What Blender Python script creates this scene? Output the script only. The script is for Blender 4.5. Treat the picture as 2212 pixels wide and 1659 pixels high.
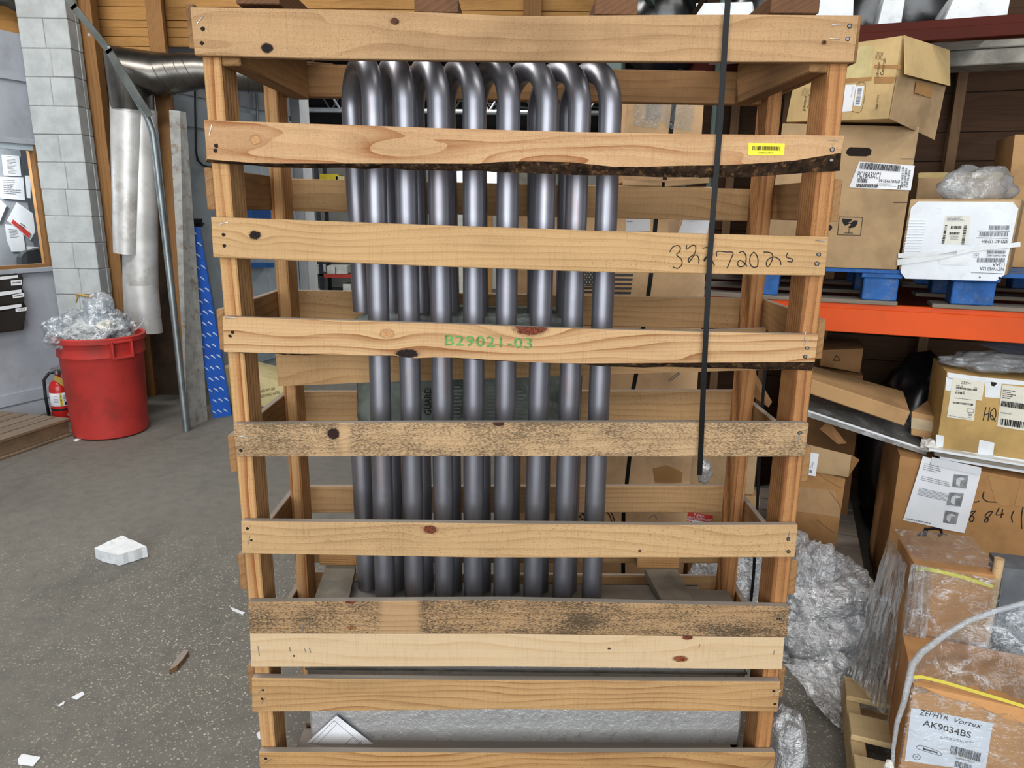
import bpy, bmesh, math, random
from mathutils import Vector, Matrix, noise
random.seed(11)
for o in list(bpy.data.objects): bpy.data.objects.remove(o)
C = bpy.context.scene.collection
sc = bpy.context.scene
# ---------------------------------------------------------------- camera, light, exposure
FPX, PITCH, ROLL, EYE = 1540.0, math.atan(375/1540.0), 0.0115, 1.6
CAM = Vector((0, 0, EYE))
FW = Vector((0, math.cos(PITCH), -math.sin(PITCH)))
DN = Vector((0, -math.sin(PITCH), -math.cos(PITCH)))
RT = Vector((1, 0, 0))
cr, sr = math.cos(ROLL), math.sin(ROLL)
cam_data = bpy.data.cameras.new('camera')
cam_data.sensor_width = 36
cam_data.lens = 36*FPX/2212
cam_data.clip_start = 0.05
cam = bpy.data.objects.new('camera', cam_data)
C.objects.link(cam)
cx_, cy_, cz_ = RT*cr - DN*sr, -(RT*sr + DN*cr), -FW
cam.matrix_world = Matrix(((cx_.x, cy_.x, cz_.x, CAM.x), (cx_.y, cy_.y, cz_.y, CAM.y), (cx_.z, cy_.z, cz_.z, CAM.z), (0, 0, 0, 1)))
sc.camera = cam
sc.view_settings.view_transform = 'Standard'
sc.view_settings.look = 'None'
sc.view_settings.gamma = 1
sc.view_settings.use_curve_mapping = False
sc.view_settings.exposure = 0.42
world = bpy.data.worlds.new('world')
sc.world = world
world.use_nodes = True
world.node_tree.nodes['Background'].inputs[0].default_value = (0.86, 0.93, 1.0, 1)
world.node_tree.nodes['Background'].inputs[1].default_value = 0.5
sc.cycles.use_denoising = True
sc.cycles.max_bounces = 8
sc.cycles.transparent_max_bounces = 24
sc.cycles.caustics_reflective = False
sc.cycles.caustics_refractive = False

def area(name, loc, target, sx, sy, power, col=(1, 1, 1)):
    l = bpy.data.lights.new(name, 'AREA')
    l.shape = 'RECTANGLE'; l.size = sx; l.size_y = sy; l.energy = power; l.color = col
    o = bpy.data.objects.new(name, l); C.objects.link(o)
    o.location = loc
    d = Vector(target) - Vector(loc)
    o.rotation_euler = d.to_track_quat('-Z', 'Y').to_euler()
    return o
area('bay_door_daylight', (-0.8, -4.6, 2.3), (0, 2, 1.1), 6.5, 3.6, 320, (0.93, 0.97, 1.0))
area('ceiling_lamp', (0.2, -1.6, 4.3), (0.1, 1.2, 0.6), 3.2, 0.5, 45, (1.0, 0.97, 0.93))
area('ceiling_lamp', (-2.6, 3.0, 4.2), (-2.6, 3.4, 0), 2.4, 0.5, 100, (1.0, 0.98, 0.95))
area('ceiling_lamp', (1.9, 1.0, 4.2), (1.6, 2.0, 0.6), 2.4, 0.4, 26, (1.0, 0.97, 0.93))
area('truss_fill_light', (-2.4, 9.5, 2.5), (-2.4, 13.0, 3.6), .8, .4, 22, (0.9, 0.95, 1.0))  # uplight added to brighten the far trusses, no fixture modelled
area('ceiling_lamp', (-0.6, 10.5, 3.9), (-0.6, 10.6, 0), 2.4, 1.2, 120, (1.0, 0.98, 0.95))

# ---------------------------------------------------------------- pixel rays of the photograph -> points at real depths
def ray(px, py):
    u, v = (px-1106)/FPX, (py-829.5)/FPX
    return FW + RT*(u*cr + v*sr) + DN*(-u*sr + v*cr)
def at(px, py, Y):
    r = ray(px, py); return CAM + r*(Y/r.y)
def on_z(px, py, Z=0.0):
    r = ray(px, py); return CAM + r*((Z-EYE)/r.z)
def on_x(px, py, X):
    r = ray(px, py); return CAM + r*(X/r.x)
def on_pl(px, py, p0, n):
    r = ray(px, py); return CAM + r*((p0-CAM).dot(n)/r.dot(n))

# ---------------------------------------------------------------- objects
WM = {}
def wmat(o): return WM.get(o.name, Matrix.Identity(4))
def setp(o, **k):
    for a, b in k.items():
        if b is not None: o[a] = b
    return o
def thing(name, label, cat, loc=(0, 0, 0), group=None):
    o = bpy.data.objects.new(name, None); C.objects.link(o)
    o.empty_display_size = .05
    o.location = loc; WM[o.name] = Matrix.Translation(Vector(loc))
    return setp(o, label=label, category=cat, group=group)
def put(name, me, M, parent=None, label=None, cat=None, group=None, kind=None):
    o = bpy.data.objects.new(name, me); C.objects.link(o)
    if parent is not None:
        o.parent = parent
        o.matrix_basis = wmat(parent).inverted() @ M
    else:
        o.matrix_basis = M
    WM[o.name] = M.copy()
    return setp(o, label=label, category=cat, group=group, kind=kind)
class MB:
    def __init__(s): s.v = []; s.f = []; s.m = []
    def add(s, vs, fs, mi=0):
        b = len(s.v); s.v += [Vector(p) for p in vs]
        for f in fs: s.f.append([i+b for i in f]); s.m.append(mi)
        return s
    def box(s, c, a, b, d, mi=0, ch=0.0):
        """centre c, half-vectors a, b, d (right-handed), optional chamfer"""
        c, a, b, d = Vector(c), Vector(a), Vector(b), Vector(d)
        if a.cross(b).dot(d) < 0: a = -a
        la, lb, ld = a.length, b.length, d.length
        ch = min(ch, .4*la, .4*lb, .4*ld)
        if ch <= 0:
            vs = [c+a*i+b*j+d*k for i in (-1, 1) for j in (-1, 1) for k in (-1, 1)]
            return s.add(vs, [(0,1,3,2),(4,6,7,5),(0,4,5,1),(2,3,7,6),(0,2,6,4),(1,5,7,3)], mi)
        vs = []; ix = {}
        fa, fb, fd = 1-ch/la, 1-ch/lb, 1-ch/ld
        for i in (-1, 1):
            for j in (-1, 1):
                for k in (-1, 1):
                    for q in range(3):
                        ix[i,j,k,q] = len(vs)
                        vs.append(c + a*(i*(1 if q == 0 else fa)) + b*(j*(1 if q == 1 else fb)) + d*(k*(1 if q == 2 else fd)))
        fs = []
        def face(l):
            n = (vs[l[1]]-vs[l[0]]).cross(vs[l[2]]-vs[l[0]])
            ctr = sum((vs[i] for i in l), Vector())/len(l)
            fs.append(l if n.dot(ctr-c) > 0 else l[::-1])
        for e in (-1, 1):
            face([ix[e,-1,-1,0], ix[e,1,-1,0], ix[e,1,1,0], ix[e,-1,1,0]])
            face([ix[-1,e,-1,1], ix[1,e,-1,1], ix[1,e,1,1], ix[-1,e,1,1]])
            face([ix[-1,-1,e,2], ix[1,-1,e,2], ix[1,1,e,2], ix[-1,1,e,2]])
            for g in (-1, 1):
                face([ix[-1,e,g,1], ix[1,e,g,1], ix[1,e,g,2], ix[-1,e,g,2]])
                face([ix[e,-1,g,0], ix[e,1,g,0], ix[e,1,g,2], ix[e,-1,g,2]])
                face([ix[e,g,-1,0], ix[e,g,1,0], ix[e,g,1,1], ix[e,g,-1,1]])
                for h in (-1, 1):
                    face([ix[e,g,h,0], ix[e,g,h,1], ix[e,g,h,2]])
        return s.add(vs, fs, mi)
    def abox(s, x0, x1, y0, y1, z0, z1, mi=0, ch=0.0):
        return s.box(((x0+x1)/2, (y0+y1)/2, (z0+z1)/2), ((x1-x0)/2, 0, 0), (0, (y1-y0)/2, 0), (0, 0, (z1-z0)/2), mi, ch)
    def prism(s, poly, d, mi=0):
        """planar polygon poly extruded by vector d"""
        d = Vector(d); n = len(poly); P = [Vector(p) for p in poly]
        nn = Vector()
        for i in range(n): nn += P[i].cross(P[(i+1) % n])
        if nn.dot(d) > 0: P = P[::-1]
        vs = P + [p+d for p in P]
        fs = [list(range(n)), [2*n-1-i for i in range(n)]] + [(i, i+n, (i+1) % n+n, (i+1) % n) for i in range(n)]
        return s.add(vs, fs, mi)
    def tube(s, path, r, seg=12, mi=0, cap=True, flat=1.0):
        path = [Vector(p) for p in path]; n = len(path)
        rr = r if isinstance(r, (list, tuple)) else [r]*n
        t = (path[1]-path[0]).normalized()
        u = t.orthogonal().normalized()
        vs = []; fs = []
        for i in range(n):
            if i == 0: tt = path[1]-path[0]
            elif i == n-1: tt = path[-1]-path[-2]
            else: tt = (path[i+1]-path[i]).normalized()+(path[i]-path[i-1]).normalized()
            tt.normalize()
            u = (u-tt*u.dot(tt)).normalized(); w = tt.cross(u)
            for k in range(seg):
                a = 2*math.pi*k/seg
                vs.append(path[i]+u*(rr[i]*math.cos(a))+w*(rr[i]*flat*math.sin(a)))
        for i in range(n-1):
            for k in range(seg):
                k2 = (k+1) % seg
                fs.append((i*seg+k, i*seg+k2, (i+1)*seg+k2, (i+1)*seg+k))
        if cap:
            fs.append(list(range(seg))[::-1]); fs.append([(n-1)*seg+k for k in range(seg)])
        return s.add(vs, fs, mi)
    def lathe(s, prof, c, seg=32, mi=0, cap=True):
        c = Vector(c); vs = []; fs = []; n = len(prof)
        for r, z in prof:
            for k in range(seg):
                a = 2*math.pi*k/seg; vs.append(c+Vector((r*math.cos(a), r*math.sin(a), z)))
        for i in range(n-1):
            for k in range(seg):
                k2 = (k+1) % seg; fs.append((i*seg+k, i*seg+k2, (i+1)*seg+k2, (i+1)*seg+k))
        if cap:
            fs.append(list(range(seg))[::-1]); fs.append([(n-1)*seg+k for k in range(seg)])
        return s.add(vs, fs, mi)
    def grid(s, fn, nu, nv, mi=0):
        vs = [fn(i/nu, j/nv) for j in range(nv+1) for i in range(nu+1)]
        fs = [(j*(nu+1)+i, j*(nu+1)+i+1, (j+1)*(nu+1)+i+1, (j+1)*(nu+1)+i) for j in range(nv) for i in range(nu)]
        return s.add(vs, fs, mi)
    def ribbon(s, pts, w, n, mi=0):
        """flat stroke of width w along pts lying in the plane with normal n"""
        n = Vector(n).normalized(); P = [Vector(p) for p in pts]; vs = []; m = len(P)
        for i in range(m):
            t = (P[min(i+1, m-1)]-P[max(i-1, 0)])
            if t.length < 1e-9: t = Vector((1, 0, 0))
            q = n.cross(t.normalized())*(w/2); vs += [P[i]-q, P[i]+q]
        return s.add(vs, [(2*i, 2*i+2, 2*i+3, 2*i+1) for i in range(m-1)], mi)
    def build(s, name, mats, parent=None, M=None, origin=None, smooth=False, label=None, cat=None, group=None, kind=None):
        if not isinstance(mats, (list, tuple)): mats = [mats]
        if M is None:
            if origin is None:
                lo = Vector((min(p.x for p in s.v), min(p.y for p in s.v), min(p.z for p in s.v)))
                hi = Vector((max(p.x for p in s.v), max(p.y for p in s.v), max(p.z for p in s.v)))
                origin = (lo+hi)/2
                if parent is None: origin.z = lo.z
            origin = Vector(origin)
            M = Matrix.Translation(origin)
        Mi = M.inverted()
        me = bpy.data.meshes.new(name)
        me.from_pydata([Mi @ p for p in s.v], [], s.f)
        for m in mats: me.materials.append(m)
        me.polygons.foreach_set('material_index', s.m)
        if smooth:
            me.polygons.foreach_set('use_smooth', [True]*len(s.f))
            if smooth is not True: me.set_sharp_from_angle(angle=math.radians(smooth))
        me.update()
        return put(name, me, M, parent, label, cat, group, kind)
def frame(o, x, y, z):
    x, y, z = Vector(x).normalized(), Vector(y).normalized(), Vector(z).normalized()
    return Matrix(((x.x, y.x, z.x, o[0]), (x.y, y.y, z.y, o[1]), (x.z, y.z, z.z, o[2]), (0, 0, 0, 1)))
def board(name, p0, p1, up, w, t, mat, parent=None, ch=.0015, **k):
    """lumber from p0 to p1 (centre line); w = size along 'up', t = the other size; local x = grain"""
    p0, p1 = Vector(p0), Vector(p1); x = (p1-p0).normalized(); up = Vector(up)
    z = (up-x*up.dot(x)).normalized(); y = z.cross(x)
    c = (p0+p1)/2
    return MB().box(c, x*(p1-p0).length/2, y*t/2, z*w/2, 0, ch).build(name, mat, parent, M=frame(c, x, y, z), **k)

# ---------------------------------------------------------------- materials
def lin(c):
    f = lambda v: v/12.92 if v <= .04045 else ((v+.055)/1.055)**2.4
    if isinstance(c, str): c = [int(c[i:i+2], 16)/255 for i in (0, 2, 4)]
    else: c = [v/255 for v in c]
    return (f(c[0]), f(c[1]), f(c[2]), 1)
class G:
    def __init__(s, name):
        s.mat = bpy.data.materials.new(name); s.mat.use_nodes = True
        s.nt = s.mat.node_tree; s.nt.nodes.clear()
        s.out = s.n('ShaderNodeOutputMaterial')
    def n(s, t, ins=None, **pr):
        nd = s.nt.nodes.new(t)
        for k, v in pr.items(): setattr(nd, k, v)
        for k, v in (ins or {}).items(): s.set(nd.inputs[k], v)
        return nd
    def set(s, sock, v):
        if isinstance(v, bpy.types.NodeSocket): s.nt.links.new(v, sock)
        else: sock.default_value = v
    def m(s, op, a, b=0.0, c=None, clamp=False):
        nd = s.n('ShaderNodeMath', operation=op, use_clamp=clamp)
        s.set(nd.inputs[0], a); s.set(nd.inputs[1], b)
        if c is not None: s.set(nd.inputs[2], c)
        return nd.outputs[0]
    def v(s, op, a, b=(0, 0, 0)):
        nd = s.n('ShaderNodeVectorMath', operation=op); s.set(nd.inputs[0], a); s.set(nd.inputs[1], b); return nd.outputs[0]
    def mix(s, fac, a, b, blend='MIX'):
        nd = s.n('ShaderNodeMix', data_type='RGBA', blend_type=blend)
        s.set(nd.inputs[0], fac); s.set(nd.inputs[6], a); s.set(nd.inputs[7], b); return nd.outputs[2]
    def ramp(s, fac, a, b, lo=0.0, hi=1.0):
        """smooth step a..b -> lo..hi"""
        nd = s.n('ShaderNodeMapRange', interpolation_type='SMOOTHSTEP')
        for i, q in enumerate((fac, a, b, lo, hi)): s.set(nd.inputs[i], q)
        return nd.outputs[0]
    def noise(s, vec, scale=5, detail=3, rough=.55, dist=0.0):
        return s.n('ShaderNodeTexNoise', {'Vector': vec, 'Scale': scale, 'Detail': detail, 'Roughness': rough, 'Distortion': dist}).outputs[0]
    def coords(s, rnd=True):
        tc = s.n('ShaderNodeTexCoord').outputs['Object']
        if not rnd: return tc
        r = s.n('ShaderNodeObjectInfo').outputs['Random']
        c = s.n('ShaderNodeCombineXYZ', {0: s.m('MULTIPLY', r, 37.0), 1: s.m('MULTIPLY', r, 91.0), 2: s.m('MULTIPLY', r, 53.0)}).outputs[0]
        return s.v('ADD', tc, c)
    def scale(s, vec, x, y, z): return s.v('MULTIPLY', vec, (x, y, z))
    def bsdf(s, col, rough=.6, metal=0.0, bump=None, bs=.3, bd=.002, spec=.5, **extra):
        nd = s.n('ShaderNodeBsdfPrincipled')
        s.set(nd.inputs['Base Color'], col); s.set(nd.inputs['Roughness'], rough); s.set(nd.inputs['Metallic'], metal)
        s.set(nd.inputs['Specular IOR Level'], spec)
        for k, v in extra.items(): s.set(nd.inputs[k.replace('_', ' ')], v)
        if bump is not None:
            b = s.n('ShaderNodeBump', {'Strength': bs, 'Distance': bd, 'Height': bump}); s.set(nd.inputs['Normal'], b.outputs[0])
        s.set(s.out.inputs[0], nd.outputs[0]); return nd
def up_dust(g, col, dust, amt=.8):
    nz = g.n('ShaderNodeSeparateXYZ', {0: g.n('ShaderNodeNewGeometry').outputs['True Normal']}).outputs[2]
    return g.mix(g.ramp(nz, .75, .95, 0, amt), col, dust)
def wood(name, light, dark, ring=22.0, contrast=.55, mould=0.0, specks=.5, knots=(), clean=(), dust=.8, seed=0.0, rnd=True, smear=.25, big=1.0, rough=.75, dustcol=(150, 145, 138), warp=1.0):
    """plain-sawn lumber, grain along local x; knots = (x, z, rx, rz, colour) in local metres"""
    tn = lambda c: tuple(v*k for v, k in zip(c, (.868, .866, .885)))
    light, dark = tn(light), tn(dark)
    g = G(name)
    p = g.coords(rnd)
    if seed: p = g.v('ADD', p, (seed*3.1, seed*1.7, seed*2.3))
    raw = g.n('ShaderNodeSeparateXYZ', {0: g.n('ShaderNodeTexCoord').outputs['Object']})
    sp = g.n('ShaderNodeSeparateXYZ', {0: p})
    x, y, z = sp.outputs
    zk = g.m('ADD', z, g.m('MULTIPLY', y, .6))
    kmask = 0.0; kcols = []
    for (kx, kz, rx, rz, kc) in knots:
        dx = g.m('SUBTRACT', raw.outputs[0], kx); dz = g.m('SUBTRACT', raw.outputs[2], kz)
        d = g.m('ADD', g.m('POWER', g.m('ABSOLUTE', g.m('DIVIDE', dx, rx*3.6)), 2.0), g.m('POWER', g.m('ABSOLUTE', g.m('DIVIDE', dz, rz*2.4)), 2.0))
        w = g.m('POWER', 2.718, g.m('MULTIPLY', d, -1.0))
        zk = g.m('SUBTRACT', zk, g.m('MULTIPLY', g.m('MULTIPLY', dz, w), .93))
        zk = g.m('ADD', zk, g.m('MULTIPLY', w, rz*.9))
        wob = g.m('MULTIPLY', g.m('SUBTRACT', g.noise(g.scale(p, 1, 1, 1), 95, 4, .75), .5), 1.7)
        dd = g.m('ADD', g.m('ADD', g.m('POWER', g.m('ABSOLUTE', g.m('DIVIDE', dx, rx)), 2.0), g.m('POWER', g.m('ABSOLUTE', g.m('DIVIDE', dz, rz)), 2.0)), wob)
        kcols.append((g.ramp(dd, 1.15, .8), g.ramp(dd, 1.9, 1.0, 0, .45), kc))
    low = g.noise(g.n('ShaderNodeCombineXYZ', {0: g.m('MULTIPLY', x, 1.3), 1: g.m('MULTIPLY', y, 2.0), 2: g.m('MULTIPLY', zk, 6.0*big)}).outputs[0], 1.0, 2, .5)
    f = g.m('ADD', g.m('MULTIPLY', zk, ring*2.2), g.m('MULTIPLY', low, 6.5*warp))
    saw = g.m('FRACT', f)
    line = g.m('POWER', saw, 3.0)
    fib = g.noise(g.n('ShaderNodeCombineXYZ', {0: g.m('MULTIPLY', x, 9), 1: g.m('MULTIPLY', y, 160), 2: g.m('MULTIPLY', zk, 260)}).outputs[0], 1.0, 2, .6)
    line2 = g.m('POWER', g.m('FRACT', g.m('ADD', g.m('MULTIPLY', zk, ring*7.0), g.m('MULTIPLY', low, 9.0*warp))), 2.0)
    str_ = g.noise(g.scale(p, 3.0, 8, 26), 1.0, 2)
    a = g.m('ADD', g.m('MULTIPLY', g.m('MULTIPLY', line, contrast), g.ramp(str_, .3, .65, .35, 1.1)), g.m('MULTIPLY', line2, contrast*.22))
    a = g.m('ADD', a, g.m('MULTIPLY', g.m('SUBTRACT', fib, .5), .35), clamp=True)
    col = g.mix(a, lin(light), lin(dark))
    tone = g.noise(g.scale(p, 2.2, 5, 7), 1.0, 3, .6)
    col = g.mix(g.ramp(tone, .45, .75, 0, smear), col, lin([c*.62 for c in dark]))
    # rough-sawn pits
    pit = g.noise(g.scale(p, 190, 500, 620), 1.0, 2, .6)
    sawm = g.noise(g.scale(p, 420, 30, 14), 1.0, 2, .6)
    dens = g.noise(g.scale(p, 3.0, 10, 14), 1.0, 2)
    thr = g.m('SUBTRACT', .74, g.m('MULTIPLY', dens, .22))
    pm = g.m('MULTIPLY', g.ramp(g.m('SUBTRACT', pit, thr), 0, .05), specks)
    col = g.mix(pm, col, lin((70, 50, 30)))
    col = g.mix(g.m('MULTIPLY', g.ramp(sawm, .52, .72), .16), col, lin([c*.6 for c in dark]))
    if mould > 0:
        mk = g.noise(g.scale(p, 5, 9, 11), 1.0, 3, .65)
        sp2 = g.noise(g.scale(p, 140, 300, 400), 1.0, 4, .75)
        mm = g.m('MULTIPLY', g.ramp(g.m('ADD', g.m('MULTIPLY', mk, .55), g.m('MULTIPLY', sp2, 1.0)), .69, .88, 0, 1), mould*.92, clamp=True)
        for (c0, c1) in clean:
            inside = g.m('MULTIPLY', g.ramp(g.m('ADD', raw.outputs[0], g.m('MULTIPLY', g.m('SUBTRACT', sp2, .5), .06)), c0-.012, c0+.012), g.ramp(raw.outputs[0], c1+.012, c1-.012))
            mm = g.m('MULTIPLY', mm, g.m('SUBTRACT', 1.0, inside))
        col = g.mix(mm, col, lin((66, 55, 43)))
    for (k1, k2, kc) in kcols:
        col = g.mix(k2, col, lin([c*.55 for c in dark])); col = g.mix(k1, col, g.mix(g.ramp(g.noise(p, 260, 3, .7), .4, .62), lin([c*(.85 if kc[0] > 180 else .55) for c in kc]), lin(kc)))
    if dust > 0: col = up_dust(g, col, lin(dustcol), dust)
    h = g.m('ADD', g.m('MULTIPLY', fib, .5), g.m('MULTIPLY', pit, .6))
    g.bsdf(col, rough, bump=h, bs=.35, bd=.0015, spec=.25)
    return g.mat
def plain(name, col, rough=.6, metal=0.0, var=.12, vs=6.0, bump=0.0, bscale=60.0, spec=.4, rnd=True, stain=None, dust=0.0, **ex):
    g = G(name); p = g.coords(rnd)
    nz = g.noise(p, vs, 4, .6)
    c = g.mix(g.ramp(nz, .35, .7, 0, 1), lin(col), lin([max(0, v*(1-var)) for v in (col if not isinstance(col, str) else [int(col[i:i+2], 16) for i in (0, 2, 4)])]))
    if stain:
        sc_, amt, sv = stain
        c = g.mix(g.ramp(g.noise(p, sv, 5, .7), .52, .68, 0, amt), c, lin(sc_))
    if dust: c = up_dust(g, c, lin((160, 155, 148)), dust)
    g.bsdf(c, rough, metal, bump=g.noise(p, bscale, 3, .6) if bump else None, bs=bump, bd=.002, spec=spec, **ex)
    return g.mat
def film(name, tint=(235, 240, 245), base=.10, streak=.45, scale=14.0, rough=.12, aniso=(1, 1, 1), thr=(.52, .72), gloss=.65):
    """clear wrinkled plastic: mostly see-through, white crease lines and gloss"""
    g = G(name); p = g.coords()
    q = g.scale(p, *aniso)
    n1 = g.noise(q, scale, 4, .65, .8); n2 = g.noise(q, scale*3.1, 3, .6, .4)
    ridge = g.m('SUBTRACT', 1.0, g.m('MULTIPLY', g.m('ABSOLUTE', g.m('SUBTRACT', n2, .5)), 9.0), clamp=True)
    s1 = g.ramp(n1, thr[0], thr[1], 0, 1)
    fac = g.m('ADD', base, g.m('MULTIPLY', g.m('MULTIPLY', s1, ridge), streak), clamp=True)
    fr = g.n('ShaderNodeFresnel', {'IOR': 1.35}).outputs[0]
    h = g.n('ShaderNodeBump', {'Strength': .8, 'Distance': .008, 'Height': g.m('ADD', n1, g.m('MULTIPLY', n2, .5))}).outputs[0]
    tr = g.n('ShaderNodeBsdfTransparent', {0: lin(tint)}).outputs[0]
    df = g.n('ShaderNodeBsdfDiffuse', {0: lin((232, 236, 240)), 'Normal': h}).outputs[0]
    gl = g.n('ShaderNodeBsdfGlossy', {0: (1, 1, 1, 1), 'Roughness': rough, 'Normal': h}).outputs[0]
    m1 = g.n('ShaderNodeMixShader', {0: fac, 1: tr, 2: df}).outputs[0]
    m2 = g.n('ShaderNodeMixShader', {0: g.m('ADD', g.m('MULTIPLY', fr, gloss), .03, clamp=True), 1: m1, 2: gl}).outputs[0]
    g.set(g.out.inputs[0], m2)
    return g.mat
def cardboard(name, col, scuff=.25, ridge=.0, dark=.8):
    g = G(name); p = g.coords()
    big = g.noise(p, 3.5, 4, .65); fine = g.noise(g.scale(p, 90, 90, 300), 1.0, 2)
    c = g.mix(g.ramp(big, .4, .72, 0, 1), lin(col), lin([v*dark for v in col]))
    c = g.mix(g.ramp(fine, .5, .75, 0, .18), c, lin([v*.72 for v in col]))
    c = g.mix(g.ramp(g.noise(p, 9, 6, .75), .6, .75, 0, scuff), c, lin([v*.5 for v in col]))
    g.bsdf(c, .82, bump=big, bs=.25, bd=.006, spec=.2)
    return g.mat
# ---------------------------------------------------------------- shared materials
M_post = wood('post_pine', (226, 178, 118), (168, 100, 48), ring=26, contrast=1.1, specks=.25, big=.35, warp=.25, dust=.6)
M_post_right = wood('red_post_pine', (208, 150, 92), (142, 82, 42), ring=34, contrast=1.0, specks=.4, big=.35, warp=.25, dust=.6)
M_back = wood('back_slat_pine', (214, 172, 118), (164, 112, 62), ring=20, contrast=.5, specks=.5)
M_inner = wood('inner_board_pine', (176, 132, 84), (118, 78, 44), ring=20, contrast=.5, specks=.5, smear=.5)  # darker stained boards, with some of their shade put into the colour
M_rough = wood('weathered_board', (168, 132, 92), (112, 80, 50), ring=26, contrast=.6, specks=.6, smear=.5, mould=.35)
M_greyboard = plain('dusty_grey_board', (146, 138, 124), .85, var=.2, vs=9, bump=.3, bscale=80)
M_end = wood('end_grain', (196, 148, 92), (130, 84, 44), ring=60, contrast=.8, specks=.4, big=.5)
M_bark = plain('bark', (62, 46, 34), .95, var=.55, vs=45, bump=1.0, bscale=110, stain=((140, 104, 66), .6, 60), spec=.1)
M_hole = plain('nail_hole', (34, 24, 18), .9)
M_nail = plain('nail_steel', (150, 148, 150), .35, .9)
M_staple = plain('staple_steel', (205, 205, 205), .3, .9)
M_ink = plain('marker_ink', (42, 36, 32), .7, spec=.2)
M_print = plain('black_print', (30, 29, 29), .65, spec=.2)
M_white = plain('white_paper', (236, 238, 242), .7, var=.04)
M_blackplastic = plain('black_strap', (14, 14, 15), .4, spec=.2)

def quad(cs, Y=None, fn=None):
    """four photo corners TL, TR, BR, BL -> points on a real surface"""
    if fn is None: fn = lambda x, y: at(x, y, Y)
    return [fn(*c) for c in cs]
def lift(q, e=.0008):
    n = (q[3]-q[0]).cross(q[1]-q[0]).normalized()
    if n.dot(CAM-q[0]) < 0: n = -n
    return [p+n*e for p in q], n
def bil(q, s, t): return (q[0]*(1-s)+q[1]*s)*(1-t)+(q[3]*(1-s)+q[2]*s)*t
def sub(q, s0, t0, s1, t1): return [bil(q, s0, t0), bil(q, s1, t0), bil(q, s1, t1), bil(q, s0, t1)]
def decal(name, q, mat, parent=None, e=.0006, th=.0004, **k):
    q, n = lift(q, e+th)
    return MB().prism(q, n*-th).build(name, mat, parent, **k)
def curled(name, q, mat, parent, e=.0008, amp=.012, seedv=0, nu=10, nv=8, **k):
    """sheet with lifted, wavy edges"""
    q, n = lift(q, e)
    def fn(s, t):
        ed = max(abs(s-.5), abs(t-.5))*2
        return bil(q, s, t)+n*(amp*(ed**4)*(.5+.5*math.sin(5*s+3*t+seedv)))
    return MB().grid(fn, nu, nv).build(name, mat, parent, smooth=True, **k)
def bars(name, q, n, mat, parent, vertical=True, seed=1, e=.0012, fill=.55):
    q, nn = lift(q, e); R = random.Random(seed); b = MB(); x = 0.0; cells = []
    while x < n:
        w = R.choice((.35, .6, .9, 1.3)); g_ = R.choice((.35, .5, .8)); cells.append((x, x+w)); x += w+g_
    T = cells[-1][1]
    for a, c in cells:
        a /= T; c /= T
        qq = sub(q, a, 0, c, 1) if vertical else sub(q, 0, a, 1, c)
        b.add(qq, [(0, 1, 2, 3)])
    return b.build(name, mat, parent)
def rows(name, q, n, mat, parent, seed=1, e=.0012, h=.45, ragged=.5):
    """lines too small to read, as short dashes of real ink"""
    q, nn = lift(q, e); R = random.Random(seed); b = MB()
    for i in range(n):
        x = 0.0; end = 1-R.random()*ragged
        while x < end:
            w = R.uniform(.02, .10); x2 = min(x+w, end)
            b.add(sub(q, x, (i+.25)/n, x2, (i+.25+h)/n), [(0, 1, 2, 3)]); x = x2+.02
    return b.build(name, mat, parent)
def text(name, s, q, mat, parent, e=.0012, spacing=1.0, bold=0.0, shear=0.0, **k):
    cu = bpy.data.curves.new('t', 'FONT'); cu.body = s; cu.space_character = spacing; cu.offset = bold; cu.resolution_u = 3; cu.shear = shear
    ob = bpy.data.objects.new('t', cu); me = bpy.data.meshes.new_from_object(ob)
    bpy.data.objects.remove(ob)
    vs = [v.co.copy() for v in me.vertices]; fs = [tuple(p.vertices) for p in me.polygons]
    bpy.data.meshes.remove(me)
    x0, x1 = min(v.x for v in vs), max(v.x for v in vs); y0, y1 = min(v.y for v in vs), max(v.y for v in vs)
    q, n = lift(q, e)
    P = [bil(q, (v.x-x0)/(x1-x0), 1-(v.y-y0)/max(1e-6, y1-y0)) for v in vs]
    if fs:
        a = fs[0]; nn = (P[a[1]]-P[a[0]]).cross(P[a[2]]-P[a[0]])
        if nn.dot(n) < 0: fs = [f[::-1] for f in fs]
    return MB().add(P, fs).build(name, mat, parent, **k)
def strokes(name, polys, w, mat, parent, fn, e=.0012, **k):
    b = MB()
    for pl in polys:
        P = [fn(*c) for c in pl]
        if len(P) > 2:   # smooth
            Q = []
            for i in range(len(P)-1):
                p0, p1, p2, p3 = P[max(i-1, 0)], P[i], P[i+1], P[min(i+2, len(P)-1)]
                for t in (0, .33, .67):
                    Q.append(.5*((2*p1)+(p2-p0)*t+(2*p0-5*p1+4*p2-p3)*t*t+(3*p1-p0-3*p2+p3)*t**3))
            P = Q+[P[-1]]
        p0 = fn(*polys[0][0]); a = fn(polys[0][0][0]+10, polys[0][0][1]); c = fn(polys[0][0][0], polys[0][0][1]+10)
        n = (c-p0).cross(a-p0).normalized()
        if n.dot(CAM-p0) < 0: n = -n
        b.ribbon([p+n*e for p in P], w, n)
    return b.build(name, mat, parent, **k)
def lerp_poly(pl, s):
    x = pl[0][0]+(pl[-1][0]-pl[0][0])*s
    for (x0, y0), (x1, y1) in zip(pl, pl[1:]):
        if x <= x1 or (x1, y1) == pl[-1]: return (x, y0+(y1-y0)*(x-x0)/(x1-x0))

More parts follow.
